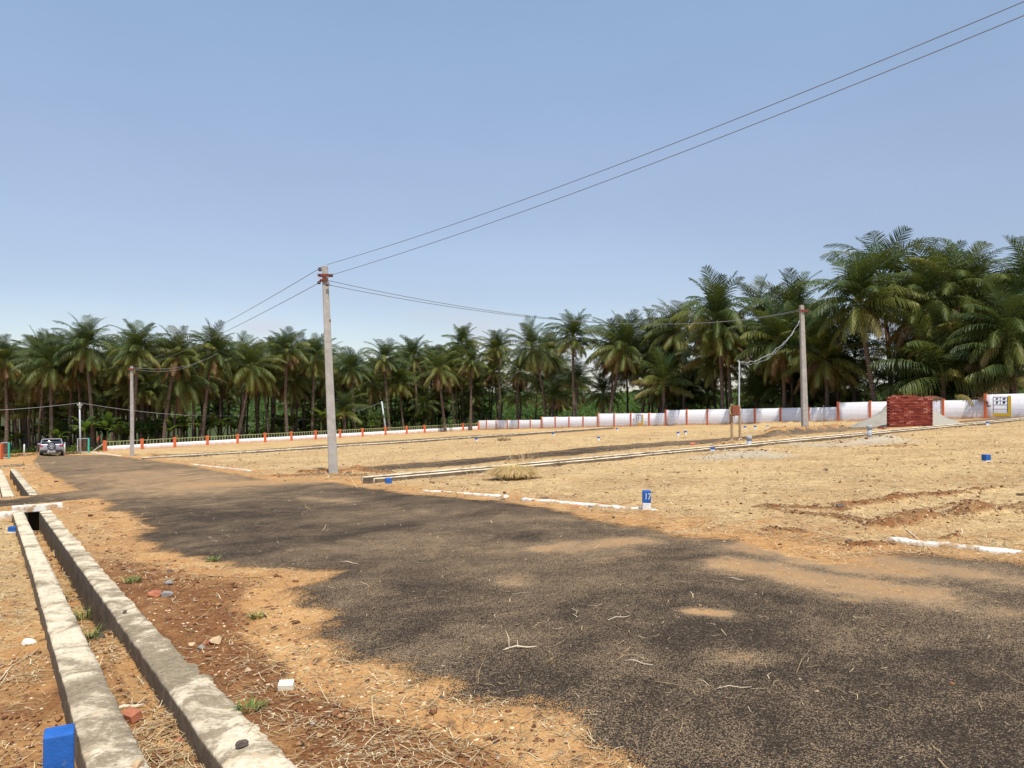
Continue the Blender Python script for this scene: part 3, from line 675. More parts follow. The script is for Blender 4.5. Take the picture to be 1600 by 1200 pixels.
wire('short cable continuing behind the leaning pole towards the slender white pole', rel(398, 648, 86), rel(597, 628, D4), 1.2, .012, m_cable)

# meter stand: two sticks, a box and a pipe, cable to the right pole
bm_ = pt(1143.5, 693); Dm = bm_.y; MS = thing('meter_stand', 'makeshift stand of two sticks holding a rusty brown meter box', 'meter stand', bm_)
m_stick = simple('weathered_stick', (.36, .26, .16), .9, .2, 12, .3); m_box = simple('rusty_box', (.30, .10, .05), .7, .25, 10)
R0 = lambda px, py, dy=0.: rel(px, py, Dm+dy)-bm_
mb = MB(); mb.tube([(0, 0, -.15), R0(1143, 660), R0(1142.5, 631)], [.055, .05, .045], 7); mb.build('post', m_stick, MS)
mb = MB(); mb.tube([R0(1156, 694), R0(1155.6, 660), R0(1155, 633)], [.055, .05, .045], 7); mb.build('post', m_stick, MS)
mb = MB(); mb.tube([R0(1154.6, 645, -.08), R0(1155, 600, -.08), R0(1155.2, 566, -.08), R0(1153.5, 563, -.08), R0(1152.5, 565, -.08)], .028, 8); mb.build('pipe', m_galv, MS)
mb = MB(); mb.box(R0(1149.3, 641.5, -.1), (.29, .16, .40)); mb.build('meter_box', m_box, MS, bevel=.01)
mb = MB(); mb.box(R0(1149.3, 641.5, -.185), (.24, .01, .34)); mb.build('box_door', simple('rust_door', (.24, .075, .04), .7, .2, 14), MS)
mb = MB(); mb.tube([R0(1141, 636, -.05), R0(1139.5, 641, -.05), R0(1142, 647, -.08), R0(1148, 651, -.12)], .02, 5); mb.build('cable_loop', simple('yellow_cable', (.6, .5, .2), .6), MS)
for a_ in ((1142.5, 693), (1156, 691)):
    mb = MB(); c = R0(*a_); mb.box(c+Vector((0, 0, .06)), (.22, .2, .2), taper=.5); mb.build('footing', m_line, MS)
wire('slack pair of pale cables hanging between meter stand and right pole', rel(1156, 567, Dm), rel(1250, 503, D2-.2), .55, .012, m_cable, n=22, wob=.05, name='service_cable')
wire('thin slack cable hanging just under the pale pair at the meter stand', rel(1156, 568, Dm), rel(1250, 500, D2-.2), .72, .007, m_cable, n=22, wob=.03, name='service_cable')

# pipes in gravel
def pvc(px, py0, py1, label):
    b = pt(px, py0, -.03); t = thing('plastic_pipe', label, 'pipe', b); h = zat(px, py1, b.y)-b.z; r = .085
    mb = MB(); mb.tube([(0, 0, 0), (0, 0, h-.14)], r, 18); mb.build('pipe', m_pvc, t, True)
    mb = MB(); mb.tube([(0, 0, h-.14), (0, 0, h-.01), (0, 0, h)], [r*1.22, r*1.22, r*1.1], 18); mb.build('cap', m_pvc, t, True)
m_pvc = simple('grey_pvc', (.36, .39, .43), .5, .08, 6, dirt=(.46, .42, .36), dsc=5)
pvc(1170.5, 698, 681, 'capped grey plastic pipe near the meter stand, rising from a gravel patch'); pvc(1358.5, 686, 664.5, 'capped grey plastic pipe in gravel in front of the brick stack')

# ------------------------------------------------------------------ bricks, sand heap
m_brick, t, b = mat('red_brick'); k = N(t); p = k.pos(obj=True)
c = k.ramp(k.attr('var'), [(0, (.17, .030, .022)), (.4, (.25, .045, .030)), (.8, (.32, .07, .042)), (1, (.46, .20, .14))])
c = k.mix(k.math('MULTIPLY', k.rng(k.noise(p, 9, 5, .7), .58, .72), .5), c, (.5, .33, .28)); k.put(b.inputs['Base Color'], c)
k.bump(k.noise(p, 50, 4, .6), .5, .006, b)
bA = pt(1386, 670); bB = pt(1457.5, 667.5); bA = Vector((xat(1386, 40.5), 40.5, 0)); bB = Vector((xat(1457.5, 39.6), 39.6, 0))
dv = (bB-bA); Lb = dv.length; zb = float(zl(bA.x, bA.y)); BS = thing('brick_stack', 'large neat stack of red bricks in front of a grey sand heap', 'brick stack', (bA.x, bA.y, zb-.02), math.atan2(dv.y, dv.x))
hb = zat(1386, 620.5, 40.5)-zb; rows = int(hb/.083); mb = MB(); q = random.Random(5)
for r_ in range(rows):
    for face in range(4):
        n_ = int(Lb/.235) if face in (0, 2) else 6
        for i in range(n_):
            o_ = q.uniform(-.012, .012); s_ = min(Lb-.115, (i+(.5 if r_ % 2 else 1.))*Lb/(int(Lb/.235)+.5)); head = r_ % 2
            if face in (0, 2): c = (s_, .055+o_ if face == 0 else 1.45+o_, .04+r_*.083); d = (.212, .11, .066)
            elif face == 1: c = (.055+o_, .2+i*.225, .04+r_*.083); d = (.11, .21, .072)
            else: c = (Lb-.055+o_, .2+i*.225, .04+r_*.083); d = (.11, .21, .072)
            mb.box(c, d, Matrix.Rotation(q.uniform(-.02, .02), 3, 'Z'), a=q.random())
mb.box((Lb/2, .75, rows*.0415-.02), (Lb-.16, 1.28, rows*.083-.02), a=.1); mb.build('brick_courses', m_brick, BS)
mb = MB()
for i in range(int(Lb/.12)):
    for j in range(6):
        if q.random() < .9: mb.box((.1+i*.12+q.uniform(-.01, .01), .14+j*.235, rows*.083+.04), (.105, .22, .072), Matrix.Rotation(q.uniform(-.04, .04), 3, 'Z'), a=q.random())
for i in range(int(Lb*.6/.235)): mb.box((.35+i*.235, .25+q.uniform(-.02, .02), rows*.083+.12), (.22, .105, .072), Matrix.Rotation(q.uniform(-.08, .08), 3, 'Z'), a=q.random())
mb.build('top_course', m_brick, BS)
for i, (a_, b_2, lab) in enumerate([(1376, 669.5, 'loose red brick on the ground left of the brick stack'), (1381, 670.5, 'loose red brick leaning against the left foot of the brick stack')]):
    c = pt(a_, b_2); mb = MB(); mb.box((0, 0, .04), (.23, .11, .075), Matrix.Rotation(.4*i, 3, 'Z'), a=.5); o = mb.build('brick', m_brick, None, bevel=.005, loc=c); tag(o, lab, 'brick')
m_heap, t, b = mat('grey_sand'); k = N(t); p = k.pos(); k.put(b.inputs['Base Color'], k.ramp(k.noise(p, 30, 6, .75), [(.3, (.26, .235, .19)), (.7, (.42, .385, .315))])); k.bump(k.noise(p, 25, 5, .7), .8, .03, b)
def heap(name, label, cx, cy, rx, ry, h, m, seed=1):
    n, mm = 36, 60; V = []; z0 = float(zl(cx, cy))
    for i in range(n+1):
        for j in range(mm):
            f = i/n; a = 2*math.pi*j/mm; x = f*math.cos(a)*rx; y = f*math.sin(a)*ry
            nn = fbm(np.array([x+cx]), np.array([y+cy]), 1.1, 4, seed)[0]-.5; nf = fbm(np.array([x+cx]), np.array([y+cy]), 6, 3, seed)[0]-.5
            zz = h*max(0, (1-f**1.15))**1.15*(1+.5*nn)+nf*.05*(1-f)
            V.append((x*(1+.25*nn), y*(1+.25*nn), float(zl(cx+x, cy+y))-z0+zz-.03*f-.01))
    I = np.arange((n+1)*mm).reshape(n+1, mm); J = np.roll(I, -1, 1)
    me = np_mesh(name, V, [np.stack([I[:-1], I[1:], J[1:], J[:-1]], -1).reshape(-1, 4)], True); o = obj(name, me, None, m, (cx, cy, z0)); tag(o, label, 'heap'); return o
heap('sand_heap', 'broad grey sand heap behind the brick stack', 22.45, 44.0, 3.0, 2.6, 1.45, m_heap, 4)

# ------------------------------------------------------------------ lot marker stones
m_blue = simple('blue_paint', (.018, .11, .40), .6, .2, 14, .3, spec=.3, dirt=(.16, .17, .22), dsc=16, dlo=.6, dhi=.75); m_white = simple('white_paint', (.72, .71, .70), .8, .08, 9, .2, dirt=(.5, .36, .22), dsc=5, dlo=.6, dhi=.8)
def marker(px, py, h, label, w_=.12, blue=.55, rz=.0, tilt=0., num=None):
    b = pt(px, py, -.01); t = thing('lot_marker', label, 'marker stone', b, rz, 'numbered lot marker stones'); t.rotation_euler = (tilt, tilt*.6, rz)
    hb_ = h*(1-blue); mb = MB(); mb.box((0, 0, (hb_-.1)/2), (w_, w_, hb_+.1)); mb.build('base', m_white, t, bevel=.006)
    mb = MB(); mb.box((0, 0, hb_+h*blue/2), (w_*1.01, w_*1.01, h*blue)); mb.build('painted_top', m_blue, t, bevel=.007)
    if num:
        cu = bpy.data.curves.new('digits', 'FONT'); cu.body = num; cu.size = h*blue*.74; cu.extrude = .0015; cu.align_x = 'CENTER'; cu.align_y = 'CENTER'
        tmp = bpy.data.objects.new('tmp', cu); S.collection.objects.link(tmp); dg = bpy.context.evaluated_depsgraph_get(); me = bpy.data.meshes.new_from_object(tmp.evaluated_get(dg)); bpy.data.objects.remove(tmp)
        o = obj('number', me, t, m_white); o.location = (.012, -w_*.505-.002, hb_+h*blue*.52); o.rotation_euler = (math.pi/2, 0, 0); o.scale = (.75, 1, 1)
    return t
marker(1010, 796.5, .285, 'blue and white lot stone numbered 17 at the end of a white kerb strip', .118, .60, -.1, .02, '17')
marker(92, 1240, .42, 'large blue lot stone in the bottom left corner beside the drain', .105, .7, .50)
marker(20.5, 817, .10, 'small blue lot stone beside the culvert mouth', .12, .8, .2)
marker(607, 753.5, .14, 'blue lot stone at the start of the long drain near the leaning pole', .15, .9, .3)
marker(1541, 719.5, .16, 'lone blue lot stone in the straw field on the right', .13, .8, .2)
far_m = [(935.5, 688, 'small lot stone standing alone in the middle field'), (1059.5, 681, 'left of two small lot stones close together before the white wall'), (1071, 679.5, 'right of two small lot stones close together before the white wall'), (864.5, 681, 'pale lot stone on the far drain below the lowest wall step'),
 (964.5, 673.5, 'lot stone on the far drain near its right end'), (744.5, 689, 'lot stone at the far drain below the fence corner'), (978, 664.5, 'tiny lot stone at the wall foot left of the painted plan'), (1026.5, 664.5, 'tiny lot stone at the wall foot right of the painted plan'), (1164, 671, 'tiny lot stone behind the meter stand'),
 (1180, 670.5, 'tiny lot stone below a wall pillar right of the meter stand'), (1199, 669, 'tiny white lot stone before the wall between meter stand and pole'), (1113.5, 706, 'low blue-grey lot stone on the long drain kerb'), (1543, 664.5, 'blue lot stone on the long drain below the yellow wall painting')]
for i, (a_, b_2, lab) in enumerate(far_m): marker(a_, b_2, .22 if i not in (10, 11) else .14, lab, .13, .42, .1*i)

# ------------------------------------------------------------------ gates, posts, red pump at the far end of the road
m_turq = simple('turquoise_gate_paint', (.06, .42, .33), .6, .1, 9); m_mesh = simple('dull_red_mesh', (.12, .035, .03), .8, .2, 9)
def gate(label, pxl, pxr, pyt, D, right=True, dl=2.):
    a = rel(pxl, 700, D+dl); c = rel(pxr, 700, D); a.z = float(zl(a.x, a.y)); c.z = float(zl(c.x, c.y)); t = thing('gate', label, 'gate', c)
    H_ = zat(pxr, pyt, D)-c.z; a = a-c
    mb = MB(); mb.tube([(0, 0, -.1), (0, 0, H_)], .07, 8); mb.build('post', m_turq, t)
    mb = MB(); mb.tube([(0, 0, H_-.03), a+Vector((0, 0, H_-.03))], .035, 6); mb.tube([a, a+Vector((0, 0, H_))], .04, 6); mb.tube([(0, 0, .1), a+Vector((0, 0, .1))], .03, 6); mb.build('frame', m_galv, t)
    mb = MB()
    for i in range(1, 14): p = a*(i/14); mb.tube([p+Vector((0, 0, .1)), p+Vector((0, 0, H_-.05))], .012, 4)
    for i in range(1, 5): mb.tube([Vector((0, 0, H_*i/5)), a+Vector((0, 0, H_*i/5))], .02, 4)
    mb.build('grille', m_mesh, t)
gate('turquoise gate post with open dark red leaf right of the car', 122, 139, 684.5, 64.5); gate('turquoise framed gate at the left edge of the photo', 3, 14.5, 691, 56.)
mb = MB(); c = rel(1, 718, 55.5); c.z = float(zl(c.x, c.y)); mb.box((0, 0, .55), (.3, .3, 1.2)); o = mb.build('gate_pillar', m_orange, None, bevel=.02, loc=c); tag(o, 'orange gate pillar cut by the left edge of the photo', 'pillar')
for px, py0, py1, lab in ((38.5, 712.5, 694, 'short white post left of the silver car'), (101.5, 711, 691.5, 'short white post right of the silver car')):
    D = 61; c = rel(px, py0, D); c.z = float(zl(c.x, c.y)); h = zat(px, py1, D)-c.z; mb = MB(); mb.tube([(0, 0, -.1), (0, 0, h-.03), (0, 0, h)], [.06, .055, .03], 10); o = mb.build('post', m_white, None, True, loc=c); tag(o, lab, 'post')
D = 66.5; c = rel(154, 700, D); c.z = float(zl(c.x, c.y)); HP = thing('signal_arm', 'small red painted post with slanting barrier pole left of the fence end', 'barrier', c)
m_red = simple('red_paint', (.55, .05, .04), .6)
mb = MB(); mb.tube([(0, 0, 0), (0, 0, zat(154, 687, D)-c.z)], .04, 8); mb.build('post', m_mesh, HP)
mb = MB(); mb.box((0, 0, zat(154, 685, D)-c.z), (.14, .1, .36), Matrix.Rotation(.35, 3, 'Y'), taper=.6); mb.build('red_head', m_red, HP, bevel=.02)
mb = MB(); mb.tube([rel(146, 705, D)-c, rel(161, 694, D)-c], .05, 6); mb.build('slanting_pole', m_galv, HP)

# ------------------------------------------------------------------ the car
def car():
    D = 57.5; c = rel(81, 700, D); c.z = float(zl(c.x, c.y)); t = thing('parked_car', 'silver compact SUV with spare wheel on its tailgate, parked at the road end', 'car', c)
    t.rotation_euler = (math.atan(-.055), 0, math.atan2(.50, .866)); t.scale = (.88, .9, .92)
    m_sil, tt, bb = mat('silver_car_paint'); bb.inputs['Base Color'].default_value = (.46, .46, .52, 1); bb.inputs['Metallic'].default_value = .55; bb.inputs['Roughness'].default_value = .32; bb.inputs['Coat Weight'].default_value = .6
    kk = N(tt); kk.put(bb.inputs['Base Color'], kk.ramp(kk.noise(kk.pos(obj=True), 3, 4), [(.3, (.42, .42, .48)), (.7, (.50, .50, .56))]))
    m_gl, tt, bb = mat('dark_glass'); bb.inputs['Base Color'].default_value = (.015, .02, .025, 1); bb.inputs['Roughness'].default_value = .08; bb.inputs['Specular IOR Level'].default_value = .8
    m_pl = simple('black_plastic', (.025, .025, .027), .6, .1, 8); m_rub = simple('rubber', (.02, .02, .02), .85); m_rim = simple('alloy', (.42, .42, .45), .5, .05, 5, metal=.3)
    m_rl = simple('tail_lamp', (.45, .02, .02), .2, .05, 9, spec=.7); m_num = simple('number_plate', (.75, .75, .72), .5)
    # stations from rear (y=0) to nose (y=4.0): half widths and heights
    st = [(0.0, .55, .80, 1.00), (.06, .40, .86, 1.02), (.35, .32, .88, 1.04), (.8, .30, .885, 1.05), (1.6, .28, .885, 1.04), (2.4, .28, .885, 1.02), (2.9, .28, .88, 1.0), (3.3, .30, .86, .95), (3.7, .34, .80, .86), (3.95, .42, .68, .72)]
    V = []
    for y, zb_, w_, zt in st:
        for x_, z_ in ((-w_*.86, zb_), (-w_, zb_+.12), (-w_*1.0, (zb_+zt)/2), (-w_*.985, zt-.10), (-w_*.93, zt), (w_*.93, zt), (w_*.985, zt-.10), (w_, (zb_+zt)/2), (w_, zb_+.12), (w_*.86, zb_)): V.append((x_, y, z_))
    I = np.arange(len(V)).reshape(-1, 10); Jn = np.roll(I, -1, 1)
    me = np_mesh('body', V, [np.stack([I[:-1], Jn[:-1], Jn[1:], I[1:]], -1).reshape(-1, 4), np.array([I[0, ::-1]]), np.array([I[-1]])], False); o = obj('body', me, t, m_sil)
    md = o.modifiers.new('b', 'BEVEL'); md.width = .04; md.segments = 3
    def shell(name, rows, m):
        V = []
        for y0, y1, w0, w1, z_ in rows: V += [(-w0, y0, z_), (w0, y0, z_), (w1, y1, z_), (-w1, y1, z_)]
        I = np.arange(len(V)).reshape(-1, 4); Jn = np.roll(I, -1, 1)
        me = np_mesh(name, V, [np.stack([I[:-1], Jn[:-1], Jn[1:], I[1:]], -1).reshape(-1, 4), np.array([I[0, ::-1]]), np.array([I[-1]])]); o = obj(name, me, t, m); md = o.modifiers.new('b', 'BEVEL'); md.width = .03; md.segments = 2; return o
    shell('window', [(.09, 2.95, .80, .80, 1.0), (.17, 2.6, .75, .74, 1.22), (.30, 2.3, .69, .68, 1.40)], m_gl)
    shell('roof', [(.27, 2.32, .70, .69, 1.385), (.24, 2.28, .69, .68, 1.43), (.42, 2.1, .60, .60, 1.475)], m_sil)
    for sx_ in (-1, 1):
        for a, b_3 in (((sx_*.80, .10, 1.0), (sx_*.69, .30, 1.41)), ((sx_*.80, 1.3, 1.0), (sx_*.695, 1.3, 1.41)), ((sx_*.80, 2.95, 1.0), (sx_*.68, 2.3, 1.41))): mb = MB(); mb.tube([a, b_3], .045, 6); mb.build('window_pillar', m_sil, t)
        mb = MB(); mb.tube([(sx_*.58, .5, 1.5), (sx_*.58, .6, 1.53), (sx_*.58, 1.9, 1.53), (sx_*.58, 2., 1.5)], .02, 6); mb.build('roof_rail', m_rim, t)
        mb = MB(); mb.box((sx_*.72, -.012, .90), (.26, .06, .15)); mb.build('tail_lamp', m_rl, t, bevel=.015)
        mb = MB(); mb.box((sx_*.66, 3.9, .68), (.26, .1, .12)); mb.build('headlight', m_rim, t, bevel=.015)
        mb = MB(); mb.box((sx_*.97, 2.45, 1.04), (.16, .09, .12)); mb.build('mirror', m_sil, t, bevel=.02)
        for yy in (.72, 3.25):
            mb = MB(); mb.tube([(sx_*.68, yy, .33), (sx_*.69, yy, .33), (sx_*.87, yy, .33), (sx_*.88, yy, .33)], [.30, .33, .33, .30], 26); w_o = mb.build('tyre', m_rub, t)
            mb = MB(); mb.tube([(sx_*.88, yy, .33), (sx_*.89, yy, .33)], [.21, .19], 20); mb.build('rim', m_rim, w_o)
    mb = MB(); mb.box((0, -.03, .43), (1.62, .16, .24)); mb.box((0, 1.98, .40), (1.70, 2.0, .14)); mb.build('bumper', m_pl, t, bevel=.03)
    mb = MB(); mb.box((0, -.115, .40), (.62, .03, .12)); mb.build('skid_plate', m_rim, t, bevel=.01)
    mb = MB(); mb.box((0, -.115, .545), (.50, .015, .11)); mb.build('number_plate', m_num, t)
    mb = MB(); mb.box((0, .20, 1.43), (1.15, .22, .035)); mb.build('spoiler', m_sil, t, bevel=.01)
    mb = MB(); mb.tube([(0, -.02, .86), (0, -.03, .86), (0, -.19, .86), (0, -.21, .86)], [.27, .31, .31, .27], 28); sw = mb.build('spare_wheel', m_rub, t)
    mb = MB(); mb.tube([(0, -.205, .86), (0, -.218, .86)], [.075, .07], 16)
    for i in range(5):
        a = 2*math.pi*i/5+.3; mb.box((math.sin(a)*.12, -.214, .86+math.cos(a)*.12), (.07, .016, .19), Matrix.Rotation(a, 3, 'Y'))
    ring = [(math.sin(2*math.pi*i/24)*.215, -.212, .86+math.cos(2*math.pi*i/24)*.215) for i in range(25)]; mb.tube(ring, .016, 6, False); mb.build('rim', m_rim, sw)
    mb = MB(); mb.tube([(.1, .02, 1.05), (.18, .04, 1.13)], .012, 5); mb.build('wiper', m_pl, t)
car()

# ------------------------------------------------------------------ vegetation
def leafmat(name, stops, tr=.30, rough=.45, spec=.35, trc=(.30, .34, .05), attr='age'):
    m = bpy.data.materials.new(name); m.use_nodes = True; t = m.node_tree; b = t.nodes['Principled BSDF']; o = t.nodes['Material Output']; k = N(t)
    rn = k.n('ShaderNodeObjectInfo').outputs['Random']; nz = k.noise(k.pos(), 1.1, 3, .6)
    f = k.math('ADD', k.attr(attr), k.math('ADD', k.math('MULTIPLY', k.math('SUBTRACT', rn, .5), .16), k.math('MULTIPLY', k.math('SUBTRACT', nz, .5), .25)))
    c = k.ramp(f, stops); k.put(b.inputs['Base Color'], c); b.inputs['Roughness'].default_value = rough; b.inputs['Specular IOR Level'].default_value = spec
    tl = k.n('ShaderNodeBsdfTranslucent'); k.put(tl.inputs[0], k.mix(.55, c, trc))
    ms = k.n('ShaderNodeMixShader'); ms.inputs[0].default_value = tr; t.links.new(b.outputs[0], ms.inputs[1]); t.links.new(tl.outputs[0], ms.inputs[2]); t.links.new(ms.outputs[0], o.inputs[0]); return m
m_palm = leafmat('palm_leaf', [(0, (.022, .048, .015)), (.3, (.042, .074, .018)), (.55, (.150, .165, .032)), (.75, (.20, .185, .045)), (.9, (.26, .16, .06)), (1, (.16, .09, .04))], .25, .5, .35, (.20, .21, .03))
m_dry = simple('dry_frond', (.15, .075, .04), .9, .35, 5)
m_nut = simple('coconut', (.16, .11, .03), .6, .4, 3)
m_shrub = leafmat('shrub_leaf', [(0, (.02, .04, .01)), (.4, (.045, .085, .016)), (.75, (.09, .14, .026)), (1, (.14, .17, .045))], .35, .5, .3, (.3, .45, .05))
m_ban = leafmat('banana_leaf', [(0, (.018, .042, .012)), (.6, (.03, .062, .015)), (.9, (.09, .10, .03)), (1, (.3, .2, .08))], .35, .35, .5, (.3, .45, .05))
m_trunk, t, b = mat('palm_bark'); k = N(t); p = k.pos((1, 1, 1)); sx = k.n('ShaderNodeSeparateXYZ'); k.put(sx.inputs[0], p)
wv = k.math('SINE', k.math('ADD', k.math('MULTIPLY', sx.outputs[2], 38.), k.math('MULTIPLY', k.noise(p, 3, 3), 5.)))
c = k.ramp(k.math('ADD', k.math('MULTIPLY', wv, .14), k.noise(p, 5, 5, .7)), [(.25, (.05, .033, .025)), (.5, (.115, .080, .062)), (.8, (.24, .18, .14))])
k.put(b.inputs['Base Color'], c); k.bump(wv, .6, .02, b)

def frond(V, Fc, A, base, az_, el_, L, droop, q, age, nl=30, lw=.05, ll=.95, hang=1., curl=0.):
    ns = 11; pts = []; tang = []; p = np.array(base, float); e_ = el_
    a_s = az_
    for i in range(ns+1):
        u = i/ns; e_ = el_-droop*(u**1.25); a_s = az_+curl*u*u
        d = np.array((math.sin(a_s)*math.cos(e_), math.cos(a_s)*math.cos(e_), math.sin(e_)))
        pts.append(p.copy()); tang.append(d); p = p+d*L/ns
    pts = np.array(pts); tang = np.array(tang); side = np.array((math.cos(az_), -math.sin(az_), 0.))
    roll = q.uniform(-.35, .35)
    # rachis
    o = len(V)
    for i in range(ns+1):
        r = .035*(1-i/ns)+.008; nrm = np.cross(side, tang[i]); V += [pts[i]-side*r, pts[i]+nrm*r, pts[i]+side*r]; A += [age*.5+.45]*3
    for i in range(ns):
        a = o+i*3; Fc += [(a, a+1, a+4, a+3), (a+1, a+2, a+5, a+4)]
    for sgn in (-1, 1):
        for j in range(nl):
            u = .13+.87*(j+q.random()*.6)/nl
            if u > .995: u = .995
            f = u*ns; i = int(f); fr = f-i; i2 = min(i+1, ns)
            P = pts[i]*(1-fr)+pts[i2]*fr; T = tang[i]*(1-fr)+tang[i2]*fr; nrm = np.cross(side, T)
            prof = math.sin(math.pi*min(1, .16+.80*u))**.55*(1 if u < .9 else 1-(u-.9)*4); l = ll*prof*q.uniform(.82, 1.1)
            fwd = .45+.75*u
            sd_ = side*math.cos(roll)*sgn+nrm*(math.sin(roll)*sgn+.28)
            d = sd_+T*(fwd+q.uniform(-.16, .16))+nrm*q.uniform(-.14, .14); d /= np.linalg.norm(d)
            d = d+np.array((0, 0, -.35*hang)); d /= np.linalg.norm(d); d2 = d+np.array((0, 0, -.75*hang))+T*.1; d2 /= np.linalg.norm(d2); d3 = d2+np.array((0, 0, -.9*hang)); d3 /= np.linalg.norm(d3)
            wv_ = T*lw*.5
            o = len(V); m1 = P+d*l*.38; m2 = m1+d2*l*.36; tip = m2+d3*l*.3
            V += [P-wv_*.7, P+wv_*.7, m1+wv_, m1-wv_, m2+wv_*.7, m2-wv_*.7, tip]; ag = age+q.uniform(-.06, .08)+(.10*u*u); A += [ag]*6+[ag+.12]
            Fc += [(o, o+1, o+2, o+3), (o+3, o+2, o+4, o+5)]; Fc += [(o+5, o+4, o+6)]
def split_mesh(name, V, Fc, A):
    Q = [f for f in Fc if len(f) == 4]; T3_ = [f for f in Fc if len(f) == 3]
    return np_mesh(name, np.array(V), [np.array(Q), np.array(T3_)] if T3_ else [np.array(Q)], False, dict(age=A))
def crown_variant(seed, n=30, L=3.9, openness=1., brown=0., nl=30, low=.0):
    q = random.Random(seed); V, Fc, A = [], [], []
    lean = q.uniform(0, 6.28)
    for i in range(n):
        u = i/(n-1); az_ = i*2.39996+q.uniform(-.25, .25); el_ = math.radians(84-(132*openness)*u**1.05+q.uniform(-9, 9)+low*25)
        l = L*(.72+.34*math.sin(math.pi*min(1, u*1.1+.12)))*q.uniform(.9, 1.1); dr_ = math.radians(q.uniform(45, 78)*(.5+.8*math.sin(math.pi*min(1, u*1.1+.08))))+(.2 if u > .6 else 0)
        age = .12+.50*u**1.5+q.uniform(-.10, .13)
        if u > .80 and q.random() < .42+brown: age = q.uniform(.78, .95)
        if q.random() < .10+brown*.4: age += .22
        frond(V, Fc, A, (math.sin(az_)*.08, math.cos(az_)*.08, .25-u*.4), az_, el_, l, dr_, q, age, nl, .064, .98*(L/3.9)**.6*q.uniform(.9, 1.1), (.12+1.7*u if u < .55 else 1.05+.6*u), q.uniform(-.5, .5))
    crown = split_mesh('crown', V, Fc, A); crown.materials.append(m_palm)
    V, Fc, A = [], [], []
    for i in range(q.randint(2, 6)):
        az_ = q.uniform(0, 6.28); frond(V, Fc, A, (math.sin(az_)*.12, math.cos(az_)*.12, -.3), az_, math.radians(q.uniform(-72, -50)), L*q.uniform(.5, .75), math.radians(q.uniform(8, 22)), q, 1., 16, .05, .5, 1.4)
    dryf = split_mesh('dry_fronds', V, Fc, A); dryf.materials.append(m_dry)
    mb = MB()
    for i in range(q.randint(8, 16)):
        a = q.uniform(0, 6.28); r = q.uniform(.16, .34); c = Vector((math.sin(a)*r, math.cos(a)*r, -.25-q.random()*.35)); mb.tube([c+Vector((0, 0, -.12)), c+Vector((0, 0, -.06)), c+Vector((0, 0, .05)), c+Vector((0, 0, .11))], [.03, .10, .10, .03], 6)
    me = bpy.data.meshes.new('coconuts'); me.from_pydata(mb.v, [], mb.f); me.materials.append(m_nut)
    return crown, dryf, me
VAR = [crown_variant(100+i, nl=34, n=36+i % 3*3, L=3.15+.2*(i % 4), openness=.92+.07*(i % 4), brown=(.5 if i == 3 else .22 if i in (6,) else 0)) for i in range(9)]
LOWV = [crown_variant(300+i, n=20, L=3.7, openness=.72, nl=34, low=.2) for i in range(3)]
BIGV = [crown_variant(400+i, n=38, L=3.9, openness=.98, nl=36) for i in range(3)]
def trunk_mesh(base_off, h, q, r0=.17, r1=.11, bow=.4):
    n = 11; vs = []; fs = []; m_ = 9; a = q.uniform(0, 6.28); B = Vector((math.cos(a), math.sin(a), 0))*bow*q.uniform(-1, 1)
    for i in range(n+1):
        f = i/n; c = Vector((0, 0, -.4+(h+.4)*f))+Vector(base_off)*(f**1.4)+B*math.sin(math.pi*f)*.6
        r = (r0+.10*max(0, 1-f*7)+(r1-r0)*f)*(1+.05*((i % 2)*2-1))
        for k_ in range(m_): t_ = 2*math.pi*k_/m_; vs.append(c+Vector((math.cos(t_)*r, math.sin(t_)*r, 0)))
    fs = [(i*m_+k_, i*m_+(k_+1) % m_, (i+1)*m_+(k_+1) % m_, (i+1)*m_+k_) for i in range(n) for k_ in range(m_)]
    me = bpy.data.meshes.new('trunk'); me.from_pydata(vs, [], fs); me.polygons.foreach_set('use_smooth', np.ones(len(me.polygons), bool)); me.materials.append(m_trunk); return me
palms = []
def palm(bx, by, hub, label, group, var=None, sc=1., rz=None, dry=True, nuts=True, q=rnd, r0=.17, kind='coconut_palm', bow=.4):
    z0 = float(zl(bx, by)); t = thing(kind, label, 'palm tree', (bx, by, z0), 0, group); hub = Vector(hub)-Vector((bx, by, z0))
    if hub.z > .8: obj('trunk', trunk_mesh((hub.x, hub.y, 0), hub.z, q, r0, r0*.68, bow), t)
    cr_, df, nt_ = var or q.choice(VAR); rz = q.uniform(0, 6.28) if rz is None else rz
    tl = (q.uniform(-.16, .16), q.uniform(-.16, .16), rz)
    parts = [('crown', cr_)]+([('dry_fronds', df)] if dry else [])+([('coconuts', nt_)] if nuts else [])
    for nm, me in parts:
        o = obj(nm, me, t, None, hub); o.rotation_euler = tl; o.scale = (sc*q.uniform(.93, 1.07), sc*q.uniform(.93, 1.07), sc*q.uniform(.9, 1.12))
    palms.append((bx, by)); return t
FG = 'coconut palms of the front row'
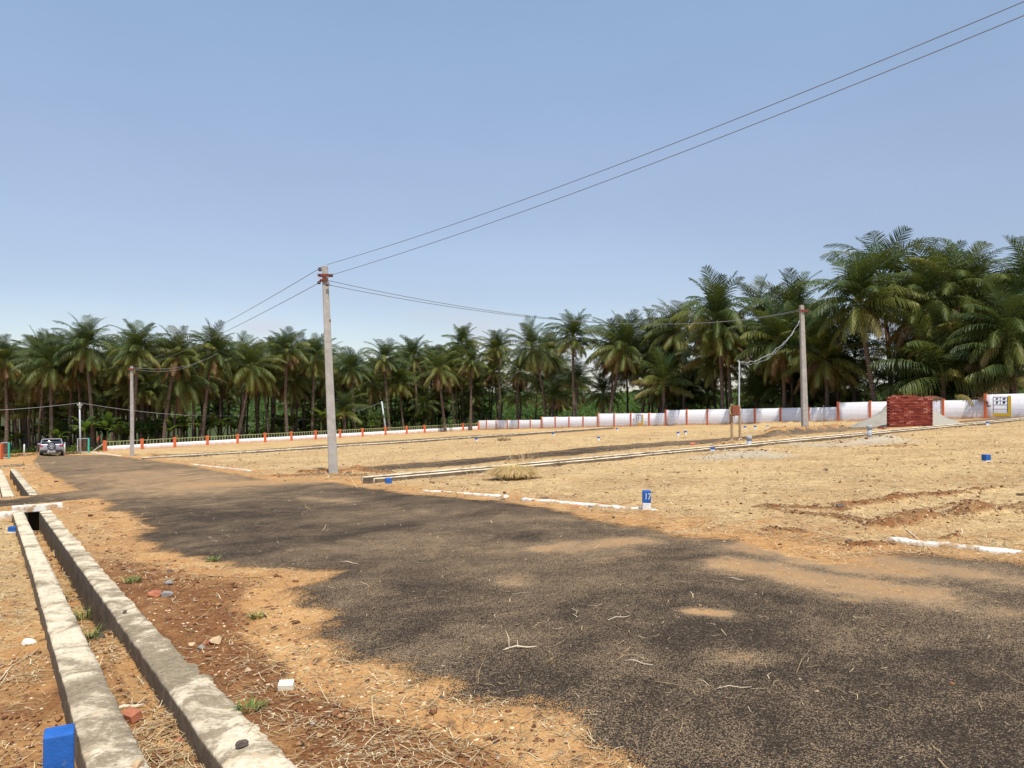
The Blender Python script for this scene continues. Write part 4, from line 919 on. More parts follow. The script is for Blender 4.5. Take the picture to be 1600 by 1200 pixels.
# (hub px, hub py, base px, metres behind the boundary, scale, label, variant)
front = [
 (12, 560, 10, 3, 1.0, 'coconut palm with yellowing lower fronds at the left edge of the grove', 0),
 (78, 563, 81, 3, 1.12, 'wide drooping coconut palm directly behind the silver car', 1),
 (137, 535, 146, 4, 1.05, 'coconut palm behind the turquoise gate with a bent swollen trunk', 2),
 (212, 540, 204, 3, 1.1, 'coconut palm right behind the left concrete pole', 4),
 (277, 548, 256, 3, 1.0, 'coconut palm with brown hanging fronds and slanting trunk, first right of the left pole', 6),
 (332, 545, 316, 3, 1.0, 'coconut palm with an S-bent trunk, second right of the left pole', 5),
 (390, 566, 370, 3, 1.0, 'coconut palm with a trunk leaning strongly right, third right of the left pole', 7),
 (449, 543, 450, 3, 1.05, 'straight palm with rounded crown standing above the others just left of the leaning pole', 8),
 (492, 553, 489, 4, .95, 'coconut palm half hidden by the leaning concrete pole', 0),
 (548, 570, 556, 5, .9, 'dark shaded coconut palm just right of the leaning pole', 1),
 (600, 556, 609, 4, .92, 'coconut palm with yellow-green crown behind the slender white pole', 6),
 (646, 553, 650, 7, .9, 'narrow upright coconut palm with dark crown behind the fence', 2),
 (685, 575, 696, -1.5, .9, 'coconut palm with orange-brown drooping fronds standing in front of the railing fence', 3),
 (722, 535, 724, 9, 1., 'taller coconut palm rising above its neighbours near the fence corner', 4),
 (736, 562, 735, -1.0, .85, 'coconut palm with slim straight trunk at the corner of fence and white wall', 5),
 (778, 543, 782, 6, .95, 'coconut palm behind the lowest step of the white wall', 8),
 (832, 540, 852, 4, 1.0, 'coconut palm above the first step of the white wall', 7),
 (812, 575, 811, 5, .85, 'shorter coconut palm behind the lowest white wall panels', 2),
 (895, 523, 898, 4, 1.05, 'coconut palm with brown-tinged lower fronds left of the open gap', 0),
 (975, 540, 950, 3, 1.1, 'coconut palm with broad crown leaning right over the wall plan painting', 1),
 (1020, 525, 1000, 8, .9, 'coconut palm with pale dry brownish fronds behind the front row', 3),
 (1057, 512, 1070, 8, .95, 'tall coconut palm behind the low bushy palm', 2),
 (1120, 490, 1127, 3, 1.15, 'large full-crowned coconut palm left of the meter stand', 4),
 (1135, 520, 1143, 4, .9, 'coconut palm close behind the large full-crowned one near the meter stand', 8),
 (1218, 526, 1223, 2.5, 1.1, 'coconut palm with long arching fronds between meter stand and right pole', 5),
 (1190, 490, 1195, 9, 1., 'tall coconut palm behind and left of the right pole', 7),
 (1286, 548, 1290, 3, 1.1, 'dark green coconut palm just right of the right concrete pole', 0),
 (1240, 480, 1250, 10, 1., 'coconut palm whose crown shows above the right concrete pole', 1),
 (1345, 462, 1371, 2.5, 1.25, 'tall coconut palm with a bare slanting ringed trunk left of the brick stack', 4),
 (1380, 424, 1392, 7, 1.12, 'tallest coconut palm of the grove, crown above all others', 6),
 (1440, 470, 1430, 4, 1.1, 'big coconut palm rising behind the brick stack', -1),
 (1500, 450, 1508, 6, 1.05, 'tall coconut palm behind the wall at upper right', -2),
 (1575, 505, 1580, 3, 1.05, 'coconut palm with reddish nuts near the right edge', -3),
 (1475, 440, 1480, 10, 1., 'coconut palm of the second rank at upper right with high crown', 8),
 (1610, 450, 1612, 7, 1.1, 'coconut palm cut off by the right edge of the photo', -1)]
def line_D(px):
    if px < 164: return 70.+(164-px)*.02
    return on_line(px, FA, FC)[1][1] if px < 748 else on_line(px, FC, WE)[1][1]
for i, (hx_, hy, bxp, off, sc, lab, v) in enumerate(front):
    q = random.Random(900+i); D = line_D(bxp)+off; bx = xat(bxp, D); hy += 9 if hx_ < 560 else 5 if hx_ < 800 else 6 if hx_ < 1090 else 14; sc *= 1 if hx_ < 800 else 1.12 if hx_ < 1000 else 1.28 if v >= 0 else 1.15; hub = Vector((xat(hx_, D+q.uniform(-.5, .5)), D, zat(hx_, hy, D)))
    palm(bx, D, hub, lab, FG, BIGV[-v-1] if v < 0 else VAR[v], sc, None, True, True, q, .19 if hx_ < 1300 else .2, bow=.5)
# low trunkless palms
for i, (px, py, off, sc, lab, vv) in enumerate([(537, 645, 4, .9, 'young low palm without trunk behind the fence right of the leaning pole', 0), (1037, 600, 4, 1.15, 'bushy low palm with yellow tips behind the white wall left of the large palm', 1), (867, 622, 6, .85, 'small dark low palm in the open gap behind the wall', 0),
   (1475, 590, 3.5, 1.5, 'huge low spreading palm behind the wall right of the brick stack', 1), (1590, 585, 3, 1.3, 'low arching palm behind the wall at the right edge', 0), (1180, 625, 5, .9, 'low shaded palm behind the meter stand', 1), (1420, 610, 5, 1.2, 'low palm spreading behind the brick stack', 0), (1335, 560, 7, 1.1, 'mid-high shaded palm behind the slanting ringed trunk', 1), (1530, 560, 5, 1.3, 'mid-high drooping palm above the yellow wall painting', 1)]):
    q = random.Random(50+i); D = line_D(px)+off; x = xat(px, D); palm(x, D, (x, D, zat(px, py, D)), lab, 'low young palms', LOWV[vv], sc, None, False, False, q, .22)
# dead frond hanging over the wall
def hanging(px, py, D, az_, el_, L, droop, label, m, seed):
    q = random.Random(seed); V, Fc, A = [], [], []; frond(V, Fc, A, (0, 0, 0), az_, el_, L, droop, q, .7, 40, .05, .55, 1.7); me = split_mesh('palm_frond', V, Fc, A); o = obj('palm_frond', me, None, m, (xat(px, D), D, zat(px, py, D))); tag(o, label, 'palm frond')
D = line_D(1495)-.9; hanging(1492, 620, D, math.radians(170), math.radians(20), 1.9, math.radians(105), 'dark palm frond drooping over the wall to the ground right of the brick stack', m_palm, 3)
hanging(1475, 624, D-.1, math.radians(-95), math.radians(22), 1.9, math.radians(60), 'dry tan palm frond arching left over the wall beside the brick stack', m_dry, 4)
hanging(1522, 622, line_D(1522)-.2, math.radians(120), math.radians(10), 1.3, math.radians(85), 'short dry palm frond drooping over the wall left of the orange pillar', m_dry, 5)
# the rows behind
sky_px = [(0, 512), (75, 505), (137, 497), (200, 502), (240, 508), (270, 512), (330, 514), (390, 528), (450, 520), (490, 530), (545, 542), (600, 538), (650, 532), (680, 528), (720, 512), (790, 517), (840, 503), (895, 487), (940, 495), (1000, 490), (1055, 478), (1120, 452), (1190, 468), (1230, 455), (1270, 440), (1310, 400), (1340, 385), (1400, 385), (1450, 398), (1500, 395), (1550, 412), (1600, 415), (1900, 415)]
def skyl(px):
    return float(np.interp(px, [a for a, _ in sky_px], [b for _, b in sky_px]))
q = random.Random(77); taken = [(p[0], p[1]) for p in palms]; cnt = 0
cand = []
for i in range(-30, 30):
    for j in range(0, 38):
        x = i*4.1+(j % 2)*2.+q.uniform(-1.4, 1.4); y = 44+j*3.7+q.uniform(-1.3, 1.3)
        px = 800+x/y*F; bd = float(beyond(x, y))
        if px < -60 or px > 1680: continue
        depth = np.interp(px, [0, 400, 560, 800, 1000, 1250, 1600], [52, 44, 30, 22, 20, 24, 34])
        if bd < 3.5 or bd > depth: continue
        if 845 < px < 975 and bd > 13 and q.random() < .55: continue
        if 1350 < px < 1395 and bd > 12: continue
        if any((x-a)**2+(y-b_)**2 < 5.5 for a, b_ in taken): continue
        taken.append((x, y)); cand.append((bd, x, y, px))
cand.sort()
print('cand', len(cand))
for bd, x, y, px in cand[:192]:
    z0 = float(zl(x, y)); zt = zat(px, skyl(px)+q.uniform(0, 34), y)-2.6; h = min(zt-z0, q.uniform(6.4, 10.4) if px < 1250 else q.uniform(7.5, 12.5)); h = max(h, 4.2)
    zone = 'behind the railing fence' if px < 748 else ('behind the stepped white wall' if px < 1250 else 'behind the high right wall')
    if px > 830: h -= .5
    palm(x, y, (x+q.uniform(-.9, .9), y+q.uniform(-.5, .5), z0+h), 'slim dark-trunked coconut palm in the back ranks '+zone, 'back rank palms '+zone, None, q.uniform(.84, 1.18)*(1.22 if px > 830 else 1), None, q.random() < .6, False, q, .14)
for i in range(64):                          # young, half-grown palms filling in under the tall ones
    q = random.Random(700+i); px = [985, 1290][i % 2]+q.uniform(-10, 330) if i < 34 else (q.uniform(540, 1010) if i < 54 else q.uniform(20, 540)); D = line_D(px)+q.uniform(6, 21); x = xat(px, D)
    if 1350 < px < 1392: continue
    z0 = float(zl(x, D)); palm(x, D, (x+q.uniform(-.3, .3), D, z0+(q.uniform(1.6, 4.6) if i < 30 else q.uniform(3.2, 6.4))), 'half-grown coconut palm filling the gap under the taller palms', 'half-grown palms', q.choice(LOWV+VAR[:3]), q.uniform(.8, 1.05), None, False, False, q, .17)
print('palms', len(palms), len(cand))

# bananas and broadleaf plants under the palms
def banana_variant(seed):
    q = random.Random(seed); V, Fc, A = [], [], []
    for i in range(9):
        az_ = i*2.4+q.uniform(-.3, .3); el_ = math.radians(q.uniform(45, 80)); L = q.uniform(1.3, 1.9); dr_ = math.radians(q.uniform(50, 100)); p = np.array((0., 0., 1.3+q.random()*.3)); side = np.array((math.cos(az_), -math.sin(az_), 0.)); n = 9; o = len(V); ag = q.uniform(.1, .85)
        for s in range(n+1):
            u = s/n; e_ = el_-dr_*u**1.3; d = np.array((math.sin(az_)*math.cos(e_), math.cos(az_)*math.cos(e_), math.sin(e_))); nrm = np.cross(side, d)
            wd = .03 if u < .12 else .26*math.sin(math.pi*min(1, (u-.05)/.98))**.6+.01
            V += [p-side*wd+nrm*wd*.35, p, p+side*wd+nrm*wd*.35]; A += [ag]*3; p = p+d*L/n
        for s in range(n):
            a = o+s*3; Fc += [(a, a+1, a+4, a+3), (a+1, a+2, a+5, a+4)]
    me = split_mesh('leaves', V, Fc, A); me.materials.append(m_ban)
    mb = MB(); mb.tube([(0, 0, -.2), (0, 0, .7), (.02, 0, 1.5)], [.13, .10, .06], 8); st_ = bpy.data.meshes.new('stem'); st_.from_pydata(mb.v, [], mb.f); st_.materials.append(m_banstem); return me, st_
m_banstem = simple('banana_stem', (.16, .17, .07), .6, .3, 4)
BAN = [banana_variant(i) for i in range(4)]
q = random.Random(5); nb = 0
while nb < 120:
    px = q.choice([q.uniform(0, 760), q.uniform(430, 760), q.uniform(0, 350)]); bd = q.uniform(2.5, 24); D = line_D(px)+bd; x = xat(px, D)
    if abs(px-870) < 60: continue
    z0 = float(zl(x, D)); t = thing('banana_plant', 'broad-leaved banana plant in the shade under the palms behind the railing fence', 'banana plant', (x, D, z0), q.uniform(0, 6.28), 'banana plants under the palms'); s = q.uniform(.75, 1.25); t.scale = (s, s, s); nb += 1
    v = q.choice(BAN); obj('leaves', v[0], t); obj('stem', v[1], t)
# scrub and hedges: leafy masses behind the palms
def leaf_cloud(name, items, label, seed, m, leaf=.16, per=120, kind='stuff'):
    g = np.random.default_rng(seed); Vs = []; As = []
    for (x, y, z, rx, rz_, dens) in items:
        n = int(per*dens); d = g.normal(size=(n, 3)); d /= np.linalg.norm(d, axis=1)[:, None]; d[:, 2] = np.abs(d[:, 2])*1.0-.1
        nz = .75+.5*np.sin(d[:, 0]*5+x)*np.sin(d[:, 1]*4+y)*np.sin(d[:, 2]*6+x+y); rad = (.55+.45*g.random(n)**.5)*nz
        c = np.stack([x+d[:, 0]*rx*rad, y+d[:, 1]*rx*rad, z+d[:, 2]*rz_*rad], 1)
        a = g.normal(size=(n, 3)); a /= np.linalg.norm(a, axis=1)[:, None]; b = np.cross(a, g.normal(size=(n, 3))); b /= np.linalg.norm(b, axis=1)[:, None]
        s = (leaf*(.6+.8*g.random(n))*max(1, y/90))[:, None]
        Vs.append(np.stack([c-a*s, c+b*s*.45, c+a*s, c-b*s*.45], 1).reshape(-1, 3)); As.append(np.repeat(np.clip(g.normal(.5, .2, n)+(x*.13 % 1-.5)*.3, 0, 1), 4))
    V = np.concatenate(Vs); A = np.concatenate(As); I = np.arange(len(V)).reshape(-1, 4)
    o = obj(name, np_mesh(name, V, [I], False, dict(age=A)), None, m); tag(o, label, None, None, kind); return o
g = random.Random(8); items = []
for i in range(900):
    y = 95+260*g.random()**1.6; x = g.uniform(-.75, .75)*y; bd = float(beyond(x, y)); px = 800+x/y*F
    if px < 400 or bd < (30 if px < 450 else 16 if px < 830 else 20): continue
    r = g.uniform(1.4, 3.4)*(1+y/300)*(1 if 845 < px < 975 else 1.25); items.append((x, y, float(zl(x, y))-.2, r, r*g.uniform(.7, 1.15)*(.7 if 845 < px < 975 else 1), 1.+y/200))
o = leaf_cloud('scrub', items, 'bright green scrub in the open land beyond the palm trunks', 3, m_shrub, .17, 170); o['category'] = 'scrub'
items = []
for i in range(700):
    y = 330+900*g.random()**1.5; x = g.uniform(-.8, .8)*y; r = g.uniform(4, 9)*(1+y/900)*(.8 if abs(x/y-.09) < .05 else g.uniform(1., 2.)); items.append((x, y, float(zl(x, y))-.5, r*1.6, r*g.uniform(.6, 1.0), .5))
o = leaf_cloud('distant_trees', items, 'distant tree belt on the horizon beyond the grove', 4, m_shrub, .22, 170); o['category'] = 'trees'
items = []
for i in range(420):
    px = g.uniform(-20, 1640); bd = g.uniform(1.2, 18) if px < 760 else g.uniform(2.5, 16); D = line_D(px)+bd; x = xat(px, D); r = g.uniform(.5, 1.3)
    items.append((x, D, float(zl(x, D))-.1, r, r*g.uniform(.6, 1.2), 1.))
o = leaf_cloud('undergrowth', items, 'dark low undergrowth under the palms behind fence and wall', 9, m_shrub, .11, 150); o['category'] = 'undergrowth'
items = [(x, y, float(zl(x, y))-.05, r, r*.55, .8) for x, y, r in [(xat(p_, 63)+g.uniform(-.3, .3), 63+g.uniform(-2, 1), g.uniform(.35, .8)) for p_ in range(20, 122, 4)]]
m_dull = leafmat('dull_weed_leaf', [(0, (.08, .07, .03)), (.5, (.16, .12, .05)), (1, (.28, .2, .09))], .2)
o = leaf_cloud('weeds', items, 'dull brownish weeds at the far end of the road behind the car', 19, m_dull, .08, 130); o['category'] = 'weeds'
# larger broadleaf trees among the palms (yellow-green bushes right of the leaning pole and elsewhere)
def bush(px, py_top, D, r, label, seed, name='leafy_shrub'):
    x = xat(px, D); z0 = float(zl(x, D)); h = zat(px, py_top, D)-z0; g2 = random.Random(seed)
    t = thing(name, label, 'shrub', (x, D, z0)); its = [(g2.uniform(-.5, .5)*r, g2.uniform(-.5, .5)*r, h*g2.uniform(.25, .62), r*g2.uniform(.4, .6), r*g2.uniform(.4, .6), 1.) for _ in range(6)]
    o = leaf_cloud('foliage', its, None, seed, m_shrub, .13, 260, None); o.parent = t
    mb = MB()
    for i_ in its[:4]: mb.tube([(0, 0, -.1), (i_[0]*.4, i_[1]*.4, i_[2]*.5), (i_[0], i_[1], i_[2])], [.06, .04, .015], 6)
    mb.build('stem', m_trunk, t)
for a in [(590, 632, 93, 2.2, 'yellow-green leafy shrub behind the fence left of the slender white pole', 1), (212, 630, 76, 2., 'glossy broad-leaved shrub behind the left concrete pole', 2), (345, 628, 92, 2.3, 'bright leafy shrub between palm trunks left of the leaning pole', 3), (760, 640, 118, 3., 'green shrub seen through the trunks at the wall corner', 4),
   (1085, 640, 84, 2., 'small green shrub behind the wall between the low palm and the large palm', 5), (1165, 625, 76, 1.8, 'leafy shrub behind the wall near the meter stand', 6), (1310, 620, 72, 2.2, 'green shrub behind the wall right of the right pole', 7)]: bush(*a)

# ------------------------------------------------------------------ thin sapling, dry tuft
c = pt(1287, 672.5, .1); SP = thing('sapling', 'thin bare sapling in the red soil bank right of the right pole', 'sapling', c)
mb = MB(); mb.tube([(0, 0, -.1), (.02, 0, .5), (-.03, 0, 1.15)], [.016, .012, .006], 5)
for i in range(12):
    zz = .35+i*.065; a = i*2.4; mb.tube([(0, 0, zz), (math.cos(a)*.12, math.sin(a)*.12, zz+.08)], .006, 4)
mb.build('twigs', m_stick, SP)
def tuft(name, label, c, n, L, spread, m, seed, w_=.006, droop=.9, hs=1.):
    g3 = np.random.default_rng(seed); V = []; 
    az_ = g3.uniform(0, 2*np.pi, n); r0 = g3.random(n)**.6*spread; ln = L*g3.uniform(.45, 1.1, n); out_ = g3.uniform(.15, 1.1, n)
    for i in range(n):
        p = np.array((math.cos(az_[i])*r0[i], math.sin(az_[i])*r0[i], 0)); a2 = az_[i]+g3.uniform(-.8, .8); d = np.array((math.cos(a2)*out_[i], math.sin(a2)*out_[i], 1.*hs)); d /= np.linalg.norm(d); s = np.array((-math.sin(a2), math.cos(a2), 0))*w_
        p1 = p+d*ln[i]*.5; d2 = d+np.array((math.cos(a2)*.3, math.sin(a2)*.3, -droop)); d2 /= np.linalg.norm(d2); p2 = p1+d2*ln[i]*.5
        V += [p-s, p+s, p1+s*.8, p1-s*.8, p2+s*.2, p2-s*.2]
    I = np.arange(n)[:, None]*6; Q = np.concatenate([I+np.array([[0, 1, 2, 3]]), I+np.array([[3, 2, 4, 5]])])
    o = obj(name, np_mesh(name, V, [Q], False, dict(age=np.repeat(g3.random(n), 6))), None, m, c); 
    if label: tag(o, label, 'grass tuft')
    return o
m_straw, t, b = mat('straw'); k = N(t); c_ = k.ramp(k.attr('age'), [(0, (.16, .09, .04)), (.3, (.36, .24, .11)), (.7, (.54, .40, .21)), (1, (.70, .58, .37))]); k.put(b.inputs['Base Color'], c_); b.inputs['Roughness'].default_value = .7
m_gold = simple('golden_straw', (.66, .47, .20), .7, .3, 25)
tuft('dry_grass_tuft', 'big dry straw tuft beside the long drain', pt(803, 747, -.02), 3800, .62, .36, m_gold, 3, .006, 1.15, 1.25)
tuft('dry_grass_tuft', 'small dry grass tuft on the far drain left of the wall', pt(788, 688, 0), 160, .5, .4, m_straw, 4, .012, .9)
tuft('dry_grass_tuft', 'thin dry grass stalks standing before the middle side road', pt(818, 722, 0), 60, .8, .5, m_straw, 5, .005, .4)
m_green, t, b = mat('green_blade'); k = N(t); k.put(b.inputs['Base Color'], k.ramp(k.attr('age'), [(0, (.05, .09, .02)), (.6, (.12, .17, .04)), (1, (.4, .36, .12))]))
for i, (a_, b_2, lab, s_) in enumerate([(128, 915, 'sparse green weed growing in the drain bed', .16), (138, 974, 'small olive weed beside the drain kerb, nearer than the other', .13), (333, 878, 'tiny green weed at the edge of tar and sand', .08), (208, 912, 'dark little weed on the verge by the stones', .1), (94, 892, 'green weed low in the drain near the turquoise scrap', .1), (392, 1104, 'tiny dark green weed right of the drain kerb', .06), (402, 967, 'tiny weed on the red verge soil', .05)]):
    tuft('weed', None, pt(a_, b_2, 0), 70, s_, .07, m_green, 60+i, .004, .5); tag(bpy.context.scene.collection.objects[-1], lab, 'weed')

# ------------------------------------------------------------------ litter of straw, pebbles, clods
def scatter_pts(n, rmin, rmax, seed, power=1.):
    g4 = np.random.default_rng(seed); r = rmin*(rmax/rmin)**(g4.random(n)**power); a = np.radians(g4.uniform(-39, 39, n)); return r*np.sin(a), r*np.cos(a), g4
def straw_litter(name, label, n, rmin, rmax, seed, keepf, m, wbase=.0022, lbase=.09):
    x, y, g4 = scatter_pts(n, rmin, rmax, seed); kp = keepf(x, y, g4); x, y = x[kp], y[kp]; n = len(x); z = terrain(x, y, False); r = np.hypot(x, y)
    a = g4.uniform(0, np.pi*2, n); ln = lbase*np.exp(g4.normal(0, .6, n))*(1+r/9); w_ = wbase*(1+r/4)*g4.uniform(.6, 1.4, n); kink = g4.normal(0, .35, n); rise = np.abs(g4.normal(0, .16, n))+.02
    d = np.stack([np.cos(a), np.sin(a), np.zeros(n)], 1); d2 = np.stack([np.cos(a+kink), np.sin(a+kink), np.zeros(n)], 1); s = np.stack([-np.sin(a), np.cos(a), np.zeros(n)], 1)*w_[:, None]
    up = np.array([[0, 0, 1.]]); p = np.stack([x, y, z+.004+.002*r/5], 1); L_ = ln[:, None]
    p0 = p-d*L_*.5; p0[:, 2] += g4.random(n)*.012; p1 = p+up*(rise*ln)[:, None]*.5; p2 = p+d2*L_*.5+up*(rise*ln*g4.uniform(-.2, 1.4, n))[:, None]
    su = np.cross(d, s)*0; V = np.stack([p0-s, p0+s, p1+s, p1-s, p2+s*.6, p2-s*.6], 1).reshape(-1, 3); I = np.arange(n)[:, None]*6
    Q = np.concatenate([I+np.array([[0, 1, 2, 3]]), I+np.array([[3, 2, 4, 5]])]); o = obj(name, np_mesh(name, V, [Q], False, dict(age=np.repeat(g4.random(n), 6))), None, m); tag(o, label, 'straw' if 'straw' in name else 'grass', None, 'stuff'); return o
def kp_field(x, y, g4):
    rd = poly_sd(x, y, main_poly); s, o = dr_so(x, y); onk = (np.abs(o) > .12) & (np.abs(o) < .40) & (s < 14)
    dens = np.where(rd > 0, .012, .75)*(.25+1.5*sstep(.35, .65, fbm(x, y, 1.3, 3, 77))); dens = np.where((o > .4) & (s < 9) & (rd < 0) & (o < 4.5), dens*.28, dens); dens = np.where(onk, dens*.12, dens); mr = poly_sd(x, y, mid_poly); dens = np.where(mr > 0, .04, dens)
    return (g4.random(len(x)) < dens) & (beyond(x, y) < 0)
straw_litter('straw_litter', 'loose dry straw scattered over field, verge and road', 190000, 2.3, 50, 5, kp_field, m_straw, .0008, .034)
def kp_road(x, y, g4): return (poly_sd(x, y, main_poly) > .1) & (g4.random(len(x)) < .5)
straw_litter('road_straw', 'pale straw stalks lying on the tar', 260, 2.6, 22, 6, kp_road, m_straw, .0010, .05)
m_peb, t, b = mat('pebble'); k = N(t); k.put(b.inputs['Base Color'], k.ramp(k.attr('age'), [(0, (.10, .045, .022)), (.45, (.26, .12, .055)), (.7, (.42, .28, .17)), (.88, (.30, .26, .21)), (1, (.46, .38, .28))])); b.inputs['Roughness'].default_value = .9
def pebbles(name, label, n, rmin, rmax, seed, keepf, size, m):
    x, y, g4 = scatter_pts(n, rmin, rmax, seed); kp = keepf(x, y, g4); x, y = x[kp], y[kp]; n = len(x); z = terrain(x, y, False); r = np.hypot(x, y)
    base = np.array([(1, 0, 0), (-1, 0, 0), (0, 1, 0), (0, -1, 0), (0, 0, 1), (0, 0, -1), (.6, .6, .6), (-.6, .6, .6), (.6, -.6, .6), (-.6, -.6, .6)], float)
    tri = np.array([(0, 2, 6), (2, 4, 6), (4, 0, 6), (2, 1, 7), (1, 4, 7), (4, 2, 7), (1, 3, 9), (3, 4, 9), (4, 1, 9), (3, 0, 8), (0, 4, 8), (4, 3, 8), (2, 0, 5), (1, 2, 5), (3, 1, 5), (0, 3, 5)])
    sz = size*np.exp(np.clip(g4.normal(0, .5, n), -1, 1.1))*(1+np.minimum(r, 30)/10); a = g4.uniform(0, 6.28, n); V = base[None]*g4.uniform(.6, 1.25, (n, 10, 1))*sz[:, None, None]; V[:, :, 2] *= .7; V[:, :, 0] *= 1.3
    ca, sa = np.cos(a)[:, None], np.sin(a)[:, None]; X = V[:, :, 0]*ca-V[:, :, 1]*sa; Y = V[:, :, 0]*sa+V[:, :, 1]*ca
    V = np.stack([X+x[:, None], Y+y[:, None], V[:, :, 2]+(z+sz*.25)[:, None]], -1).reshape(-1, 3); T = (np.arange(n)[:, None, None]*10+tri[None]).reshape(-1, 3)
    o = obj(name, np_mesh(name, V, [T], False, dict(age=np.repeat(g4.random(n), 10))), None, m); tag(o, label, 'pebbles', None, 'stuff')
pebbles('gravel', 'small brown and grey stones strewn over the verge and field', 26000, 2.4, 30, 12, lambda x, y, g4: (g4.random(len(x)) < np.where(poly_sd(x, y, main_poly) > 0, .05, .5)*(.3+sstep(.4, .7, fbm(x, y, .9, 3, 90)))) & (beyond(x, y) < 0), .0032, m_peb)
m_clod, t, b = mat('soil_clod'); k = N(t); k.put(b.inputs['Base Color'], k.ramp(k.attr('age'), [(0, (.09, .035, .016)), (.6, (.22, .09, .04)), (1, (.40, .22, .10))])); b.inputs['Roughness'].default_value = 1
def kp_clod(x, y, g4):
    d = np.full(len(x), 0.)
    for p, q_, w_, h_ in ridges: d = np.maximum(d, np.exp(-(seg_dist(x, y, p, q_)[0]/w_)**2))
    s, o = dr_so(x, y); vg = ((o > .45) & (o < 1.7) & (s < 9) | (o < -.45) & (s < 3) | (np.abs(o) < .1) & (s < 14)) & (poly_sd(x, y, main_poly) < -.1)
    return (g4.random(len(x)) < np.where(poly_sd(x, y, main_poly) > 0, 0, np.maximum(d*.8, np.where(vg, .30, .035)))) & (beyond(x, y) < 0)
pebbles('soil_clods', 'crumbs and clods of red-brown soil on ridges and verge', 90000, 2.4, 46, 14, kp_clod, .0052, m_clod)
# individual stones, brick bits and sticks one can point at
m_rb = simple('brick_fragment', (.42, .15, .08), .9, .2, 20, .5, obj=True); m_rg = simple('grey_stone', (.30, .28, .26), .9, .2, 20, .5); m_rt = simple('tan_stone', (.55, .38, .22), .9, .15, 20, .4); m_rw = simple('pale_block', (.82, .78, .62), .8, .08, 15, .2); m_rk = simple('dark_stone', (.12, .09, .075), .9, .2, 20, .5)
stones = [(447, 1075, .042, m_rw, 'pale cream square chip lying alone on the verge', 'block'), (378, 1166, .030, m_rk, 'dark pointed stone on the near right drain kerb', 'r'), (242, 934, .062, m_rb, 'reddish brick lump on the verge beside two grey stones', 'r'), (260, 934, .052, m_rg, 'flat grey stone beside the reddish brick lump', 'r'), (264, 916, .042, m_rg, 'blue-grey stone behind the brick lump on the verge', 'r'), (265, 893, .030, m_rk, 'flat dark chip on the verge above the brick lump', 'r'),
 (314, 1012, .032, m_rg, 'grey chip in the small rubble group on the verge', 'r'), (325, 1004, .034, m_rb, 'red brick chip in the small rubble group on the verge', 'r'), (338, 1004, .046, m_rt, 'pinkish brick piece at the right of the rubble group', 'r'), (300, 1006, .034, m_rt, 'tan chip at the left of the rubble group', 'r'), (205, 1092, .052, m_rb, 'broken red brick lying in the drain', 'block'), (215, 1200, .034, m_rt, 'round orange-tan stone in the drain near the bottom edge', 'r'), (274, 1184, .034, m_rt, 'orange-tan stone between the near kerbs', 'r'),
 (155, 968, .05, m_rk, 'dark brown stone in the drain beside a weed', 'r'), (279, 1122, .03, m_rb, 'dark red chip at the foot of the near right kerb', 'r'), (195, 958, .022, m_rk, 'small dark chip on the right kerb', 'r'), (388, 1048, .028, m_rt, 'small tan chip above the cream chip on the verge', 'r'), (45, 982, .05, m_rw, 'pale stone left of the left kerb', 'r'), (97, 1115, .024, m_rk, 'black and white pebble against the left kerb', 'r'), (174, 895, .02, m_rb, 'red chip on the right kerb edge', 'r'),
 (640, 1062, .012, m_rw, 'white pebble at the tar edge', 'r'), (1326, 845, .05, m_rk, 'dark clod on the low soil mound by the bright strip', 'r'), (785, 779, .05, m_rk, 'dark clod on the sand before the broken white strip', 'r'), (922, 790, .05, m_rk, 'dark clod beside the white strip left of stone 17', 'r'), (900, 790, .05, m_rb, 'reddish clod beside the white strip', 'r'), (959, 811, .035, m_rk, 'dark stone alone on sand below the white strip', 'r'), (852, 776, .05, m_rk, 'dark clod behind the white strip', 'r'), (1291, 735, .06, m_rk, 'dark stone alone in the straw field', 'r'),
 (1313, 793, .06, m_rk, 'near-black clod at the left end of the soil ridge', 'r'), (1593, 775, .05, m_rk, 'dark clod near the right edge of the field', 'r'), (1082, 696, .16, m_rb, 'reddish stone beside the middle side road', 'r'), (690, 1086, .016, m_rk, 'small dark stone at the edge of the orange sand', 'r'), (774, 1152, .016, m_rk, 'small dark pebble in orange sand', 'r')]
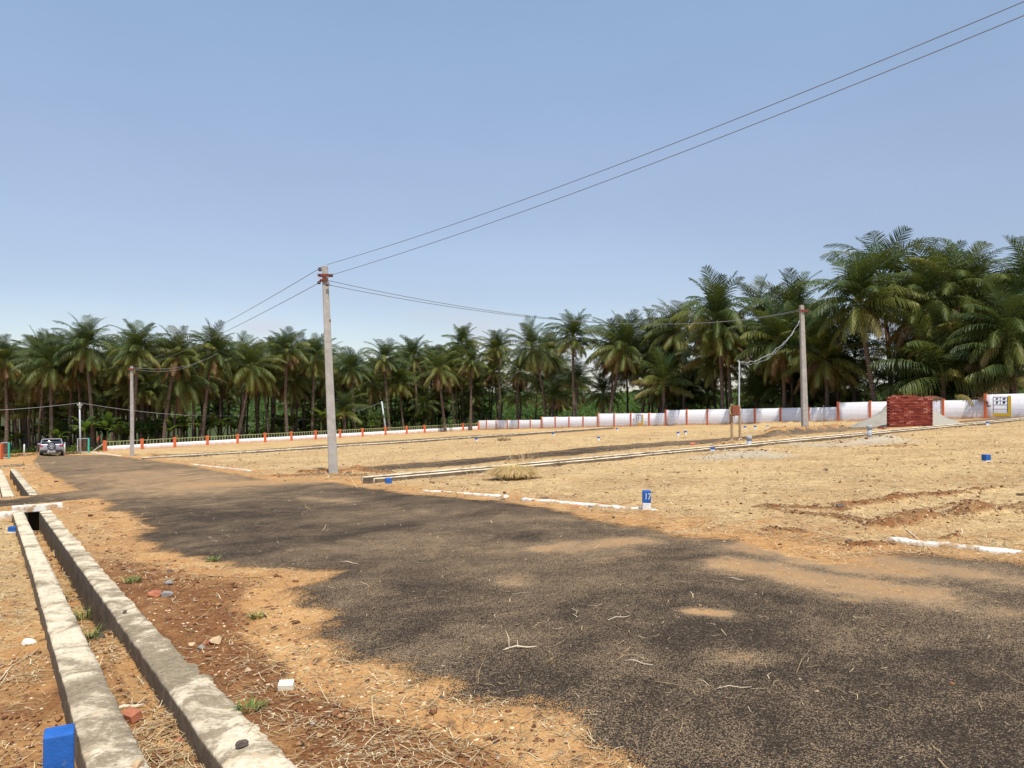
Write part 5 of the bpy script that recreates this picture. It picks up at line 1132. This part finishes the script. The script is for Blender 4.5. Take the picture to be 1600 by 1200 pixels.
for i, (px, py, r, m_, lab, kd) in enumerate(stones):
    c = pt(px, py, 0)
    s_, o_ = dr_so(c.x, c.y)
    if (.12 < float(o_) < .36 or -.35 < float(o_) < -.12) and float(s_) < 14: c.z = float(zl(c.x, c.y))+.01
    if kd == 'block':
        mb = MB(); mb.box((0, 0, r*.5), (r*2, r*1.3, r*.9), Matrix.Rotation(.25, 3, 'X'), taper=.93); o = mb.build('stone_chip' if m_ is m_rw else 'brick_piece', m_, None, bevel=.004, loc=c); o.rotation_euler.z = .1 if m_ is m_rw else -.5
    else:
        o = obj('stone', rock_mesh('stone', r, i, .6), None, m_, c+Vector((0, 0, r*.3))); o.rotation_euler.z = i*1.3
    tag(o, lab, 'stone')
def stick(px1, py1, px2, py2, r, label, br=False, m=m_straw):
    a = pt(px1, py1, .012); b = pt(px2, py2, .015)-a; mb = MB(); n = Vector((-b.y, b.x, 0)).normalized(); L = b.length
    mb.tube([(0, 0, 0), b*.35+n*L*.03+Vector((0, 0, .01)), b*.7-n*L*.02, b], [r, r*.9, r*.8, r*.5], 6, a=.8)
    if br:
        mb.tube([b*.12, b*.1+n*L*.22+Vector((0, 0, .05)), b*.0+n*L*.35+Vector((0, 0, .09))], [r*.7, r*.5, r*.3], 5, a=.8); mb.tube([b*.4, b*.38+n*L*.12+Vector((0, 0, .04))], [r*.6, r*.3], 5, a=.8); mb.tube([b*.1, -b*.1-n*L*.08], [r*.8, r*.3], 5, a=.8)
    me_o = mb.build('stick', m_twig, None, True, loc=a); tag(me_o, label, 'stick')
m_twig = simple('pale_twig', (.70, .56, .40), .8, .15, 20)
stick(790, 1016, 838, 1014, .005, 'pale branched twig lying on the tar', True); stick(1120, 1080, 1175, 1078, .0022, 'thin straw stalk on the tar at lower right'); stick(950, 973, 985, 967, .003, 'short pale twig on the tar near the orange sand spot'); stick(1135, 908, 1162, 912, .003, 'small pale stick below the sandy band'); stick(975, 1036, 1020, 1044, .003, 'pale stick on the tar right of the branched twig')
stick(533, 881, 560, 884, .004, 'light stick on the tar near the sandy tongue'); stick(0, 1030, 62, 985, .004, 'long straw stem left of the left kerb'); stick(176, 1082, 225, 1070, .012, 'thick dry root lying in the drain beside the broken brick'); stick(1440, 842, 1400, 800, .006, 'upright dry stem by the soil ridge')
mb = MB(); mb.box((0, 0, .01), (.09, .05, .006), Matrix.Rotation(.3, 3, 'X')); mb.box((.02, .03, .018), (.05, .04, .006), Matrix.Rotation(-.5, 3, 'Y')); o = mb.build('plastic_scrap', simple('teal_plastic', (.02, .22, .17), .4), None, loc=pt(94, 893, .01)); tag(o, 'small teal plastic scrap in the drain bed', 'litter')
